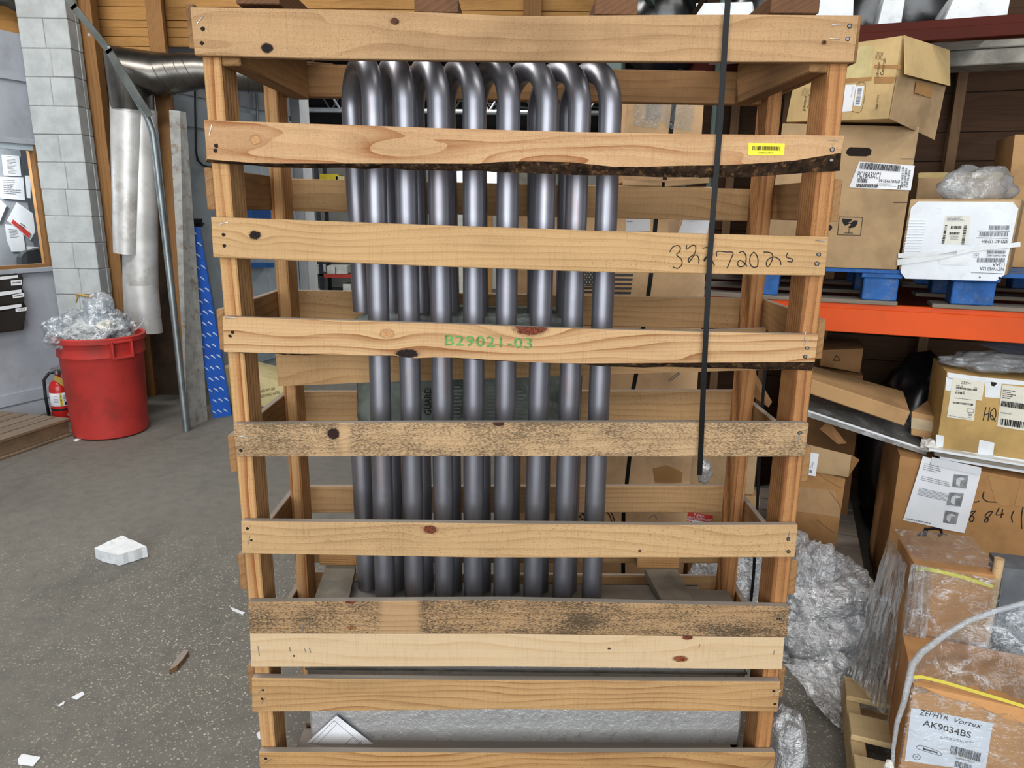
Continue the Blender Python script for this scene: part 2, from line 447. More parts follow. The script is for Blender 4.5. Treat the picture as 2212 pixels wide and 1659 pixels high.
# ---------------------------------------------------------------- floor
def floor_mat():
    g = G('worn_aggregate_floor'); p = g.coords(False)
    big = g.noise(p, .9, 4, .6); mid = g.noise(p, 14, 4, .7)
    col = g.mix(big, lin((124, 120, 112)), lin((102, 100, 93)))
    col = g.mix(g.ramp(mid, .4, .7, 0, .35), col, lin((80, 79, 76)))
    wob = g.v('ADD', p, g.v('MULTIPLY', g.n('ShaderNodeTexNoise', {'Vector': p, 'Scale': 60.0}).outputs[1], (.003, .003, 0)))
    vis = g.ramp(g.noise(p, 1.1, 3, .6), .36, .6, .25, 1)
    sep = g.n('ShaderNodeSeparateXYZ', {0: p}).outputs
    far = g.ramp(sep[1], 3.6, 2.6, .12, 1)
    for sc_, th, amt in ((92.0, .80, .95), (180.0, .74, .8)):
        vo = g.n('ShaderNodeTexVoronoi', {'Vector': wob, 'Scale': sc_})
        cid = g.n('ShaderNodeSeparateColor', {0: vo.outputs['Color']}).outputs
        keep = g.m('GREATER_THAN', cid[0], th)
        shape = g.ramp(vo.outputs['Distance'], .42, .30)
        pc = g.mix(cid[1], lin((196, 190, 168)), lin((158, 153, 140)))
        col = g.mix(g.m('MULTIPLY', g.m('MULTIPLY', g.m('MULTIPLY', keep, shape), amt), g.m('MULTIPLY', vis, far)), col, pc)
    dirt = g.ramp(g.noise(g.scale(p, 1, .5, 1), 2.3, 5, .7), .5, .7, 0, .4)
    col = g.mix(dirt, col, lin((74, 72, 68)))
    g.bsdf(col, .72, bump=mid, bs=.4, bd=.004, spec=.35)
    return g.mat
M_floor = floor_mat()
MB().abox(-9, 7, -6, 18, -.12, 0).build('floor', M_floor, kind='structure', origin=(0, 0, 0))

# ---------------------------------------------------------------- the crate
YF, YP = 1.65, 1.672       # slat faces, post faces
crate = thing('shipping_crate', 'tall open slatted pine crate standing around a bank of steel tubes', 'crate', (0.03, 1.9, 0))
def slat(pxT, pxB, Y, t, mat_fn, bark=None, name='front_slat', label=None, N=28):
    """a sawn board: front-face top and bottom edges in photo coordinates on the plane Y"""
    T = [at(*lerp_poly(pxT, i/N), Y) for i in range(N+1)]; B = [at(*lerp_poly(pxB, i/N), Y) for i in range(N+1)]
    K = [at(*lerp_poly(bark, i/N), Y+t) for i in range(N+1)] if bark else [p+Vector((0, t, 0)) for p in B]
    c = sum(T+B, Vector())/(2*N+2); xa = ((T[-1]+B[-1])-(T[0]+B[0])).normalized(); z = Vector((0, 0, 1)); z = (z-xa*z.dot(xa)).normalized(); y = z.cross(xa)
    M = frame(c, xa, y, z); e = .0018
    b = MB(); vs = []; dy = Vector((0, 1, 0)); R = random.Random(len(pxT)*7+int(c.z*1000))
    for i in range(N+1):
        u = (T[i]-B[i]).normalized()
        vs += [T[i]-u*e, T[i]+dy*e, T[i]+dy*(t-e), T[i]+dy*t-u*e]
        if bark:
            j = Vector((0, R.uniform(-.002, .002), R.uniform(-.0025, .0025)))
            vs += [K[i]+Vector((0, 0, .004)), K[i]-dy*.004+j, (K[i]+B[i])/2-dy*.003+j*1.5, B[i]]
        else:
            vs += [K[i]+u*e, B[i]+dy*(t-e), B[i]+dy*e, B[i]+u*e]
    fs = []; ms = []
    for i in range(N):
        for k in range(8):
            k2 = (k+1) % 8; fs.append((i*8+k, (i+1)*8+k, (i+1)*8+k2, i*8+k2)); ms.append(1 if (bark and k in (4, 5, 6)) else 0)
    fs += [list(range(8)), [N*8+7-k for k in range(8)]]; ms += [0, 0]
    b.v = vs; b.f = fs; b.m = ms
    return b.build(name, [mat_fn(M), M_bark], crate, M=M, label=label)
def loc_knots(M, kn, Y):
    Mi = M.inverted(); out = []
    for (px, py, rx, rz, col) in kn:
        p = Mi @ at(px, py, Y); s = Y/FPX*1.0; out.append((p.x, p.z, rx*s, rz*s, col))
    return out
def loc_clean(M, cl, y, Y):
    Mi = M.inverted(); return [((Mi @ at(a, y, Y)).x, (Mi @ at(b_, y, Y)).x) for a, b_ in cl]
DK, RD, LT, MD = (34, 22, 18), (128, 62, 40), (200, 150, 102), (92, 56, 36)
SL = [
 dict(T=[(411,15),(700,20),(957,27),(1102,34.5),(1400,32),(1600,31),(1855,33)], B=[(421,119),(700,127),(1100,131.5),(1843,134)], c=((214,172,122),(172,128,82)), ring=14, spk=.55, smear=.45, mould=.16, k=[(577,104,11,9,DK),(853,46,9,6,MD),(1780,92,5,4,MD)]),
 dict(T=[(440,259),(700,268),(960,277),(1239,285),(1460,289),(1824,293)], B=[(448,344),(560,353),(960,353),(1027,354),(1102,348),(1229,350),(1343,362),(1460,358),(1562,357),(1704,349),(1817,330)], K=[(447,352),(620,362),(960,367),(1150,376),(1343,381),(1590,383),(1813,371)], c=((230,186,134),(176,112,62)), con=.95, warp=1.35, ring=8, spk=.3, smear=.2, mould=.12, k=[(552,302,10,8,LT),]),
 dict(T=[(456,468.5),(980,488),(1300,499),(1789,512)], B=[(461,556),(980,577),(1300,588),(1781,596)], c=((224,182,126),(180,134,82)), ring=26, spk=.45, smear=.2, mould=.0, k=[(551,508,12,9,DK)]),
 dict(T=[(481,684),(1000,701),(1240,710),(1767,723)], B=[(484,760),(800,768),(860,768),(890,774),(960,771),(1150,783),(1250,785),(1760,782)], K=[(484,760),(860,768),(1150,783),(1250,787),(1400,793),(1753,799)], c=((232,190,136),(166,110,62)), con=.95, warp=.9, ring=20, spk=.22, smear=.12, mould=.0, k=[(836,721,14,9,LT),(880,764,24,10,DK),(1146,708,34,17,RD)]),
 dict(T=[(504,916),(900,913),(1460,912.5),(1747,915)], B=[(510,987),(1000,986),(1460,987),(1738,987)], c=((218,182,134),(168,128,88)), ring=26, spk=.6, smear=.35, mould=.85, k=[(720,937,13,12,(52,28,24)),(1077,915,12,6,(84,44,30))], cl=[(733,752)]),
 dict(T=[(521,1126),(1040,1131),(1460,1135),(1723,1134)], B=[(523,1196),(1040,1205),(1460,1205),(1716,1204)], c=((224,184,130),(178,134,84)), ring=20, spk=.5, smear=.25, mould=.0, k=[(929,1144,15,10,RD),(1382,1190,4,3,MD)]),
 dict(T=[(536,1301),(760,1299),(1100,1297),(1705,1311)], B=[(540,1368),(1100,1369),(1700,1377)], c=((206,168,120),(150,106,66)), ring=24, spk=.6, smear=.4, mould=1.0, k=[(757,1300,12,5,RD),(758,1356,9,5,(170,108,62))], cl=[(822,905)]),
 dict(T=[(540,1369.5),(1100,1370),(1694,1378)], B=[(543,1441),(1100,1440),(1689,1447)], c=((240,210,164),(218,178,126)), ring=14, spk=.15, smear=.06, mould=.0, k=[(1470,1423,17,8,(150,80,46)),(1485,1377,12,6,RD),(1316,1401,4,2.5,MD),(635,1417,3,3,RD)], dust=.2),
 dict(T=[(544,1465),(1000,1470),(1686,1473)], B=[(545,1538),(1100,1533),(1679,1538)], c=((222,178,120),(160,106,58)), con=.8, ring=22, spk=.4, smear=.25, mould=.1, k=[]),
 dict(T=[(559,1625),(1100,1627),(1675,1626)], B=[(566,1695),(1100,1697),(1668,1696)], c=((222,174,112),(154,98,50)), con=.9, ring=22, spk=.4, smear=.3, mould=.1, k=[]),
]
slats = []
for i, s in enumerate(SL):
    def mf(M, s=s, i=i):
        return wood('front_slat_wood', s['c'][0], s['c'][1], ring=s['ring'], contrast=s.get('con', .6), warp=s.get('warp', 1.0), mould=s['mould'], specks=s['spk'], smear=s['smear'], knots=loc_knots(M, s['k'], YF), clean=loc_clean(M, s.get('cl', ()), s['T'][0][1], YF), rnd=False, seed=i*1.37+.3, dust=s.get('dust', .85))
    slats.append(slat(s['T'], s['B'], YF, .021, mf, bark=s.get('K')))
slats[1]['label'] = 'front slat with a dark bark edge along its underside'
slats[3]['label'] = 'front slat stencilled in green, with a bark edge'
slats[4]['label'] = 'front slat with dark mould stains'
slats[6]['label'] = 'darkest mould-stained front slat'
slats[7]['label'] = 'pale new front slat'
# hidden lower boards down to the skids
for (z0, z1) in ((.035, .075),):
    MB().abox(-.55, .60, YF, YF+.021, z0, z1, ch=.002).build('front_slat', M_back, crate)
# nails, staples, lettering
def hole(px, py, r, parent, mat=M_hole, Y=YF):
    c = at(px, py, Y-.0007); q = r*Y/FPX
    R = random.Random(int(px*3+py)); pts = [c+Vector((math.cos(a)*q*R.uniform(.8, 1.25), 0, math.sin(a)*q*R.uniform(.7, 1.1))) for a in [k*.785 for k in range(8)]]
    MB().prism(pts, (0, .0006, 0)).build('nail_hole' if mat is M_hole else 'nail', mat, parent)
def staple(x0, y0, x1, y1, parent, Y=YF, r=.0009):
    a, b_ = at(x0, y0, Y-.0012), at(x1, y1, Y-.0012)
    d = (b_-a).normalized()
    MB().tube([a+Vector((0, .004, 0)), a, b_, b_+Vector((0, .004, 0))], r, 6).build('staple', M_staple, parent)
for i, L in {0: [(438,62,4.5),(436,93,4.5)], 1: [(467,315,4.5),(465,325,4.5)], 2: [(483,507,4),(484,531,4)], 3: [(502,718,4),(497,726,4)], 4: [(520,973,4)], 5: [(534,1142,4),(543,1167,3)], 8: [(568,1491,3.5),(566,1510,3.5),(1672,1493,4),(1674,1521,4)], 9: [(574,1639,4)]}.items():
    for (x, y, r) in L: hole(x, y, r, slats[i])
for i, L in {0: [(1835,56,4),(1831,84,4)], 1: [(1798,323,4),(1796,346,4)], 2: [(1769,550,4),(1765,570,4)], 3: [(1744,752,4),(1740,770,4)], 4: [(1728,935,4)], 5: [(1703,1165,4),(1703,1192,4)], 6: [(1681,1338,3),(1686,1338,3)]}.items():
    for (x, y, r) in L: hole(x, y, r+1, slats[i]); hole(x, y, r-.6, slats[i], M_nail, YF-.0008)
for i, L in {0: [(440,33,427,50),(1797,53,1819,52),(1792,83,1815,84)], 1: [(457,270,452,292),(1790,302,1811,304)], 2: [(471,485,492,480),(1762,519,1783,521)], 3: [(487,687,509,686),(1741,716,1738,736),(1745,733,1738,745)], 4: [(517,942,537,945),(1726,940,1723,957)], 5: [(539,1158,537,1175),(1706,1148,1703,1160)], 6: [(554,1322,557,1340),(654,1348,655,1366),(667,1341,668,1358),(708,1346,709,1364),(1539,1352,1540,1370),(1555,1349,1556,1366),(1575,1351,1576,1369),(1690,1323,1685,1335)], 7: [(557,1396,560,1416),(625,1398,627,1407),(657,1401,661,1410),(668,1401,671,1410),(1512,1392,1510,1400),(1673,1405,1671,1414)], 8: [(566,1489,558,1499),(572,1508,565,1520),(1688,1490,1671,1503)], 9: [(586,1640,572,1649),(1666,1643,1652,1656)]}.items():
    for s in L: staple(*s, slats[i])
M_green = plain('green_stencil', (104, 164, 86), .7, var=.35, vs=60)
text('stencil_text', 'B29021-03', quad([(961,723),(1149,730),(1149,753),(961,746)], YF), M_green, slats[3], bold=.012, spacing=1.1, label='green stencilled number')
S3 = [[(880,1465),(905,1420),(950,1405),(975,1420),(970,1460),(940,1490),(985,1530),(990,1580),(950,1615),(905,1600)],
 [(1035,1400),(1035,1440),(1080,1405),(1115,1410),(1115,1460),(1095,1490),(1055,1520),(1055,1560),(1090,1510),(1120,1490),(1145,1520),(1145,1570)],
 [(1180,1430),(1228,1424),(1240,1460),(1195,1550),(1200,1520),(1230,1505),(1260,1530),(1290,1590)],
 [(1310,1505),(1315,1460),(1400,1465),(1460,1470),(1440,1530),(1405,1615)],
 [(1515,1470),(1550,1460),(1575,1490),(1580,1540),(1560,1590),(1520,1600),(1500,1570),(1530,1540),(1590,1595)],
 [(1650,1465),(1620,1500),(1615,1560),(1635,1600),(1680,1600),(1690,1540),(1675,1490),(1650,1465)],
 [(1740,1465),(1800,1470),(1825,1500),(1810,1560),(1780,1600),(1765,1570),(1785,1530),(1840,1510),(1890,1540),(1900,1585)],
 [(1965,1470),(1950,1510),(2005,1530),(2000,1555),(1960,1550)]]
strokes('handwritten_number', [[(1240+x/4.254, 200+y/4.254) for x, y in p] for p in S3], .0022, M_ink, slats[2], lambda x, y: at(x, y, YF), label='handwritten number')
M_yellow = plain('yellow_sticker', (244, 226, 40), .45, var=.03)
qs = quad([(1617,309),(1695,310),(1693,336),(1616,335)], YF)
yst = decal('barcode_sticker', qs, M_yellow, slats[1], label='yellow barcode sticker')
bars('barcode', sub(qs, .11, .26, .88, .60), 34, M_print, yst, seed=5, e=.0016)
text('sticker_number', 'C004327307', sub(qs, .28, .72, .68, .87), M_print, yst, e=.0016)
# torn splinter lines on the bark slat
# posts
XL, XR = at(448, 258, YP).x, at(1815, 291, YP).x
YB = 2.06
for (x0, x1, y0, y1) in ((XL, XL+.040, YP, YP+.092), (XR-.042, XR, YP, YP+.092), (XL, XL+.036, YB, YB+.09), (XR-.038, XR, YB, YB+.09)):
    board('post', ((x0+x1)/2, (y0+y1)/2, .03), ((x0+x1)/2, (y0+y1)/2, 1.985), (0, 1, 0), y1-y0, x1-x0, M_post if x0 < 0 else M_post_right, crate, ch=.003)
# side slats nailed outside the posts; their end grain shows past the front slats
for side, L in ((-1, [(8,105),(362,453),(668,756),(940,1020),(1197,1273),(1436,1500)]), (1, [(33,137),(387,479),(690,775),(965,1040),(1210,1284),(1440,1505)])):
    for (ya, yb) in L:
        px = (448+(ya-258)*.0885 if side < 0 else 1815-(ya-291)*.113)
        za, zb = at(px, ya, YP+.004).z, at(px, yb, YP+.004).z
        x = (XL-(.019 if ya < 100 else .0095) if side < 0 else XR+.0095)
        board('side_slat', (x, YP+.002, (za+zb)/2), (x, YB+.11, (za+zb)/2), (0, 0, 1), za-zb, .018, M_inner, crate, ch=.002)
# back slats seen from inside
YS = YB+.091
for (tl, tr, h) in (((640,386),(1660,409),70),((640,627),(1585,644),66),((655,846),(1565,844),64),((660,1051),(1548,1050),57),((700,1239),(1530,1246),48),((700,1170),(1530,1171),46)):
    a, b_ = at(tl[0], tl[1], YS), at(tr[0], tr[1], YS)
    a2 = at(tl[0], tl[1]+h, YS); hh = a.z-a2.z
    d = (b_-a).normalized()
    a = a+d*((XL-.01-a.x)/d.x); b_ = b_+d*((XR+.01-b_.x)/d.x)
    o = Vector((0, .0095, -hh/2))
    board('back_slat', a+o, b_+o, (0, 0, 1), hh, .019, M_back, crate, ch=.002)
# top back board, rails running front to back, cross brace, lumber over the top
za, zb = at(1000, 146, YS-.03).z, at(1000, 216, YS-.03).z
board('back_slat', (XL+.02, YS-.02, (za+zb)/2+.004), (XR-.02, YS-.02, (za+zb)/2-.004), (0, 0, 1), za-zb, .035, M_inner, crate, ch=.002)
zt = at(1000, 132, YF).z
for s in (-1, 1):
    xb = at(650 if s < 0 else 1606, 180, YS-.04).x - s*-.02*0
    xf = (XL+.062 if s < 0 else XR-.062)
    zf = at(1000, 124, YP).z; zbk = at(1000, 218, YS-.04).z
    board('top_rail', (xf, YP+.0, zbk+.058), (xb, YS-.042, zbk+.050), (0, 0, 1), .105, .042, M_inner, crate, ch=.003)
b0, b1 = at(556, 765, 2.0), at(1640, 760, 2.0)
bl, brr = at(556, 834, 2.0), at(1640, 800, 2.0)
cbm = frame((b0+bl+b1+brr)/4, (1, 0, 0), (0, 1, 0), (0, 0, 1))
lo = [at(556,834,2.0),at(800,826,2.0),at(1118,816,2.0),at(1320,808,2.0),at(1616,800,2.0),at(1650,799,2.0)]
hi = [p+Vector((0, 0, .12)) for p in lo]
lo[0].x = hi[0].x = XL+.005; lo[-1].x = hi[-1].x = XR-.005
MB().prism(lo+hi[::-1], (0, .02, 0)).build('cross_brace', M_back, crate, M=cbm)
# lumber lying across the top
M_dark_end = wood('dark_end_lumber', (132, 92, 60), (84, 54, 36), ring=40, contrast=.6, specks=.5, dust=0)
for (x0, x1, yb, h) in ((512,605,10,.05),(896,990,28,.03),(1284,1376,33,.03),(1662,1767,30,.035)):
    a, b_ = at(x0, yb, YF+.015), at(x1, yb, YF+.015)
    c = (a+b_)/2
    board('top_lumber', (c.x, YF+.01, c.z+h/2), (c.x, YS+.03, c.z+h/2), (0, 0, 1), h, b_.x-a.x, M_dark_end, crate)
# base: skids, deck boards and diagonal gray runners
for x in (-.5, .03, .56):
    board('skid', (x, YP+.03, .05), (x, YS, .05), (0, 0, 1), .09, .09, M_rough, crate)
for y in (1.74, 1.87, 2.0, 2.12):
    board('deck_board', (-.6, y, .105), (.64, y, .105), (0, 1, 0), .11, .02, M_rough, crate)

# ---------------------------------------------------------------- heat exchanger inside the crate
def tube_mat():
    g = G('bare_steel_tube'); p = g.coords()
    sep = g.n('ShaderNodeSeparateXYZ', {0: p}).outputs
    st = g.noise(g.scale(p, 220, 220, 2.2), 1.0, 3, .6)
    bl = g.noise(p, 26, 4, .65)
    col = g.mix(st, lin((156, 156, 163)), lin((126, 126, 133)))
    col = g.mix(g.ramp(g.noise(g.scale(p, 40, 40, 5), 1.0, 2), .58, .72, 0, .3), col, lin((150, 112, 104)))
    col = g.mix(g.ramp(bl, .55, .75, 0, .3), col, lin((158, 160, 166)))
    r = g.m('ADD', .34, g.m('MULTIPLY', st, .14))
    g.bsdf(col, r, .80, bump=st, bs=.06, bd=.001)
    return g.mat
M_tube = tube_mat()
M_plate = plain('dusty_galvanised', (150, 148, 140), .6, .35, var=.25, vs=14, bump=.15, dust=.6)
hx = thing('heat_exchanger', 'bank of bent steel heat exchanger tubes inside the wooden crate', 'heat exchanger', (.03, 1.9, .13))
YT, YR = 1.80, 1.985
topc = [808,875,948,1024,1099,1181,1251,1317]; botc = [831,895,960,1023,1087,1152,1216,1279]
zbot = at(1100, 1306, YT).z
YPB = on_z(1100, 1259, zbot).y; YR2 = YPB-.035
for i in range(8):
    a, b_ = at(botc[i], 1250, YT), at(topc[i], 270, YT)
    d = (b_-a)/(b_.z-a.z)
    p0 = a+d*(zbot-a.z); zt = at(topc[i], 216+i*2.2, YT).z; p1 = a+d*(zt-a.z)
    rx_top = at(762+i*66.5, 270, YR).x
    xr = Vector((rx_top, YR, zt)); R = (YR-YT)/2
    path = [p0, p0.lerp(p1, .35), p0.lerp(p1, .7), p1]
    for k in range(1, 12):
        th = math.pi*k/12; s = (1-math.cos(th))/2
        path.append(Vector((p1.x+(xr.x-p1.x)*s, YT+(YR-YT)*s, zt+R*math.sin(th))))
    zend = at(775, 672, YR).z
    path += [xr, Vector((xr.x+.004, YR, (zt+zend)/2)), Vector((xr.x+.008, YR, zend))]
    MB().tube(path, .0275, 28).build('tube', M_tube, hx, smooth=40)
    xl = at(789+i*63, 1150, YR2).x
    MB().tube([(xl, YR2, zbot), (xl-.003, YR2, at(1100, 955, YR2).z)], .0275, 24).build('tube', M_tube, hx, smooth=40)
x0, x1 = at(728, 1290, YT).x, at(1532, 1295, YT).x
hp = MB(); hp.abox(x0, x1, YT-.05, YPB, zbot-.006, zbot, ch=.001); hp.abox(x0, x1, YT-.05, YT-.046, zbot-.09, zbot); hp.abox(x0, x1, YPB-.004, YPB, zbot-.09, zbot)
hp.build('header_plate', M_plate, hx, label='grey metal header plate the tubes stand in')
for k in range(8):
    xx = at(botc[k], 1295, YT).x
# foil-faced casing
def foil_mat():
    g = G('foil_facing'); p = g.coords(False)
    sep = g.n('ShaderNodeSeparateXYZ', {0: p}).outputs
    w = g.noise(p, 40, 4, .7); w2 = g.noise(p, 7, 3, .6)
    l = [g.m('GREATER_THAN', g.m('FRACT', g.m('MULTIPLY', e_, 70.0)), .90) for e_ in (sep[2], g.m('ADD', sep[0], g.m('MULTIPLY', sep[2], .5)), g.m('SUBTRACT', sep[0], g.m('MULTIPLY', sep[2], .5)))]
    scr = g.m('MAXIMUM', g.m('MAXIMUM', l[0], l[1]), l[2])
    col = g.mix(w2, lin((226, 226, 226)), lin((190, 188, 186)))
    col = g.mix(g.ramp(w, .55, .7, 0, .35), col, lin((120, 112, 102)))
    col = g.mix(g.m('MULTIPLY', scr, .25), col, lin((225, 225, 225)))
    g.bsdf(col, .42, .62, bump=g.m('ADD', g.m('ADD', w, g.m('MULTIPLY', w2, .8)), g.m('MULTIPLY', scr, .35)), bs=.7, bd=.006)
    return g.mat
M_foil = foil_mat()
fz1 = at(1100, 1436, 1.75).z; fz0 = at(1100, 1612, 1.75).z
fx0, fx1 = at(664, 1480, 1.75).x, at(1609, 1480, 1.75).x
fb = MB().abox(fx0, fx1, 1.75, 2.03, fz0, fz1, ch=.006)
fb.build('insulated_casing', M_foil, hx, label='foil-faced insulated casing below the tubes')
MB().abox(fx0-.003, fx1+.003, 1.747, 2.033, fz1-.022, fz1-.014, ch=.001).build('casing_seam', M_plate, hx)
MB().abox(fx0+.02, fx1-.02, 1.79, YPB-.01, fz1-.005, zbot-.01).build('collector_box', M_plate, hx)
MB().abox(fx0, fx1, 1.75, 2.03, .116, fz0+.003, ch=.004).build('casing_base', M_rough, hx)
# loose grey runner boards and blocks that brace the exchanger
zr2 = zbot+.024
for (pts, blk) in (([(705,1221),(769,1221),(752,1300),(676,1300)], (690,772,1203,1222)), ([(1393,1228),(1462,1228),(1498,1300),(1431,1300)], (1376,1468,1203,1226))):
    A = [on_z(x, y, zr2) for x, y in pts]
    MB().prism(A, (0, 0, -.02)).build('runner_board', M_greyboard, crate)
    yb_ = A[0].y-.004
    a, b_ = at(blk[0], blk[3], yb_), at(blk[1], blk[3], yb_); h_ = at(blk[0], blk[2]-18, yb_).z-a.z
    MB().abox(a.x, b_.x, yb_, yb_+.09, zr2+.001, zr2+.001+h_, ch=.003).build('spacer_block', M_end, crate)
# film-wrapped package jammed behind the tubes
M_gwrap = plain('grey_green_film', (128, 138, 128), .28, var=.4, vs=7, bump=.8, bscale=26, spec=.6, stain=((160, 166, 160), .5, 22))
gl, gr = at(764, 850, 2.04).x, at(1258, 850, 2.04).x; gz1, gz0 = at(1000, 668, 2.04).z, at(1000, 984, 2.04).z
def sup(u_, v_):
    a, b_ = 2*math.pi*u_, math.pi*(v_-.5); e = .32
    sg = lambda w: math.copysign(abs(w)**e, w)
    p = Vector((sg(math.cos(b_))*sg(math.cos(a)), sg(math.cos(b_))*sg(math.sin(a)), sg(math.sin(b_))))
    k = 1+.04*noise.noise(p*2.2)+.04*noise.noise(p*6)
    return Vector(((gl+gr)/2+p.x*(gr-gl)/2*k, 2.095+p.y*.05, (gz0+gz1)/2+p.z*(gz1-gz0)/2*k))
gb = MB().grid(sup, 64, 32).build('wrapped_package', M_gwrap, None, smooth=True, label='grey-green film wrapped package jammed behind the tubes inside the crate', cat='package')
YG = 2.028
text('printed_word', 'GUARD', [at(917,896,YG), at(917,838,YG), at(932,838,YG), at(932,896,YG)], M_print, gb, e=.002)
M_greyp0 = plain('grey_print', (150, 154, 156), .6)
for (x, y) in ((988, 862), (1060, 862), (1124, 872)): rows('printed_label', [at(x-6,y-30,YG), at(x+16,y-30,YG), at(x+14,y+40,YG), at(x-8,y+40,YG)], 9, M_greyp0, gb, x, e=.002)
# paper slipped between slat and foil
pq = quad([(727,1545),(820,1617),(740,1690),(640,1625)], 1.735)
pp = decal('paper_form', pq, M_white, None, label='white paper form tucked against the foil casing of the crate load', cat='paper')
n_ = Vector((0, -1, 0))
strokes('form_lines', [[(722,1556),(655,1622)],[(722,1556),(795,1617)],[(727,1564),(670,1622)],[(762,1592),(735,1617)],[(783,1598),(760,1622)],[(762,1592),(790,1622)]], .0011, M_print, pp, lambda x, y: at(x, y, 1.735))
# black strap hanging in front of the crate
sp_ = [(1570,-60),(1572,10),(1568,60),(1562,160),(1556,260),(1549,350),(1541,450),(1533,560),(1527,680),(1521,800),(1516,920),(1513,990),(1511,1026)]
P = [at(x, y, YF-.014-.004*math.sin(i*.9)) for i, (x, y) in enumerate(sp_)]
p0_ = P[0]; P = [Vector((p0_.x+.004, YS+.03, at(1700,26,YF).z+.01)), Vector((p0_.x+.003, 1.95, p0_.z-.012)), Vector((p0_.x+.002, 1.80, p0_.z+.002)), Vector((p0_.x+.001, 1.68, p0_.z+.008))]+P
b = MB(); hw = .0062
for i in range(len(P)): pass
vs = []; 
for i, p in enumerate(P):
    t = (P[min(i+1, len(P)-1)]-P[max(i-1, 0)]).normalized(); w = Vector((1, 0, -t.x/t.z if abs(t.z) > .3 else 0)).normalized()*hw; nn = w.cross(t).normalized()*.0005
    vs += [p+w-nn, p-w-nn, p-w+nn, p+w+nn]
fs = [(0, 1, 2, 3), tuple(4*(len(P)-1)+k for k in (3, 2, 1, 0))]
for i in range(len(P)-1):
    for k in range(4): fs.append((4*i+k, 4*i+4+k, 4*i+4+(k+1) % 4, 4*i+(k+1) % 4))
b.add(vs, fs).build('packing_strap', M_blackplastic, None, label='black plastic strap hanging loose down the front of the crate', cat='strap', smooth=30)
# ================================================================ left side of the shop
M_wallgrey = plain('grey_wall_paint', (172, 177, 186), .6, var=.08, vs=3, bump=.08, bscale=40, stain=((140, 140, 142), .35, 4))
M_block = plain('white_painted_block', (184, 190, 190), .8, var=.10, vs=8, bump=.5, bscale=90, stain=((168, 166, 164), .5, 7))
M_mortar = plain('mortar', (142, 140, 138), .9)
M_stud = wood('old_stud', (170, 124, 74), (118, 78, 42), ring=30, contrast=.55, specks=.3, big=.4, dust=.2)
M_sheath = wood('sheathing_plank', (216, 162, 92), (176, 116, 58), ring=16, contrast=.4, specks=.25, smear=.3, dust=0)
M_darkply = plain('dark_plywood', (74, 56, 42), .85, var=.3, vs=5)
M_doorgrey = plain('grey_panel_paint', (182, 195, 203), .5, var=.06, vs=2, stain=((120, 124, 128), .3, 3))
M_galv = plain('galvanised_duct', (116, 112, 106), .34, .9, var=.25, vs=5, bump=.06, bscale=30)
M_galvlight = plain('dull_zinc_sheet', (206, 205, 202), .36, .30, var=.12, vs=6, stain=((140, 132, 120), .5, 4))
M_iron = plain('grey_angle_iron', (104, 108, 104), .45, .7, var=.2)
M_conduit = plain('galvanised_pipe', (140, 148, 150), .4, .7, var=.2)
M_cable = plain('black_cable', (26, 28, 30), .5)

A65 = math.radians(65)
wd = Vector((math.cos(A65), math.sin(A65), 0)); wn = Vector((math.sin(A65), -math.cos(A65), 0)); wp = Vector((-3.67, 5.45, 0))
def LW(px, py, off=0.0): return on_pl(px, py, wp+wn*off, wn)
def ls(px, py): return (LW(px, py)-wp).dot(wd)
s1, s0 = .34, -1.6
zs = LW(60, 573).z; zt = LW(40, 314).z; ztop = LW(10, 66).z
sw1 = ls(98, 450)
def wbox(name, sa, sb, za, zb, t0, t1, mat, parent=None, ch=0, **k):
    c = wp+wd*((sa+sb)/2)+wn*((t0+t1)/2)+Vector((0, 0, (za+zb)/2))
    M = frame(c, wd, -wn, (0, 0, 1))
    return MB().box(c, wd*((sb-sa)/2), -wn*((t1-t0)/2), Vector((0, 0, (zb-za)/2)), 0, ch).build(name, mat, parent, M=M, **k)
wl = wbox('wall_left', s0, s1, 0, zs-.03, -.12, 0, M_wallgrey, kind='structure')
wbox('panel', s0, s1, zt+.02, ztop, -.12, 0, M_wallgrey, wl)
wbox('panel', sw1, s1, zs-.03, zt+.02, -.12, 0, M_wallgrey, wl)
wbox('ledge', s0, s1+.01, zs-.055, zs-.02, 0, .03, M_wallgrey, wl, .003)
wbox('head_trim', s0, sw1+.06, zt+.01, zt+.05, 0, .025, M_wallgrey, wl, .003)
zz = LW(30, 155).z
wbox('band_trim', s0, s1, zz-.06, zz, 0, .02, M_wallgrey, wl, .002)
z1, z2 = LW(50, 844).z, LW(50, 869).z
wbox('base_trim', s0, s1, z2, z1, 0, .02, M_wallgrey, wl, .002)
wbox('base_trim', s0, s1, 0.0, z2-.012, 0, .012, M_wallgrey, wl, .002)
wbox('panel', s0, s1, ztop+.01, ztop+.6, -.16, -.10, M_sheath, wl)
wl2 = MB().tube([LW(-60, -6, -.02), LW(12, 2, .0), LW(46, 20, .0)], .035, 12).build('wall_pipe', M_iron, wl)
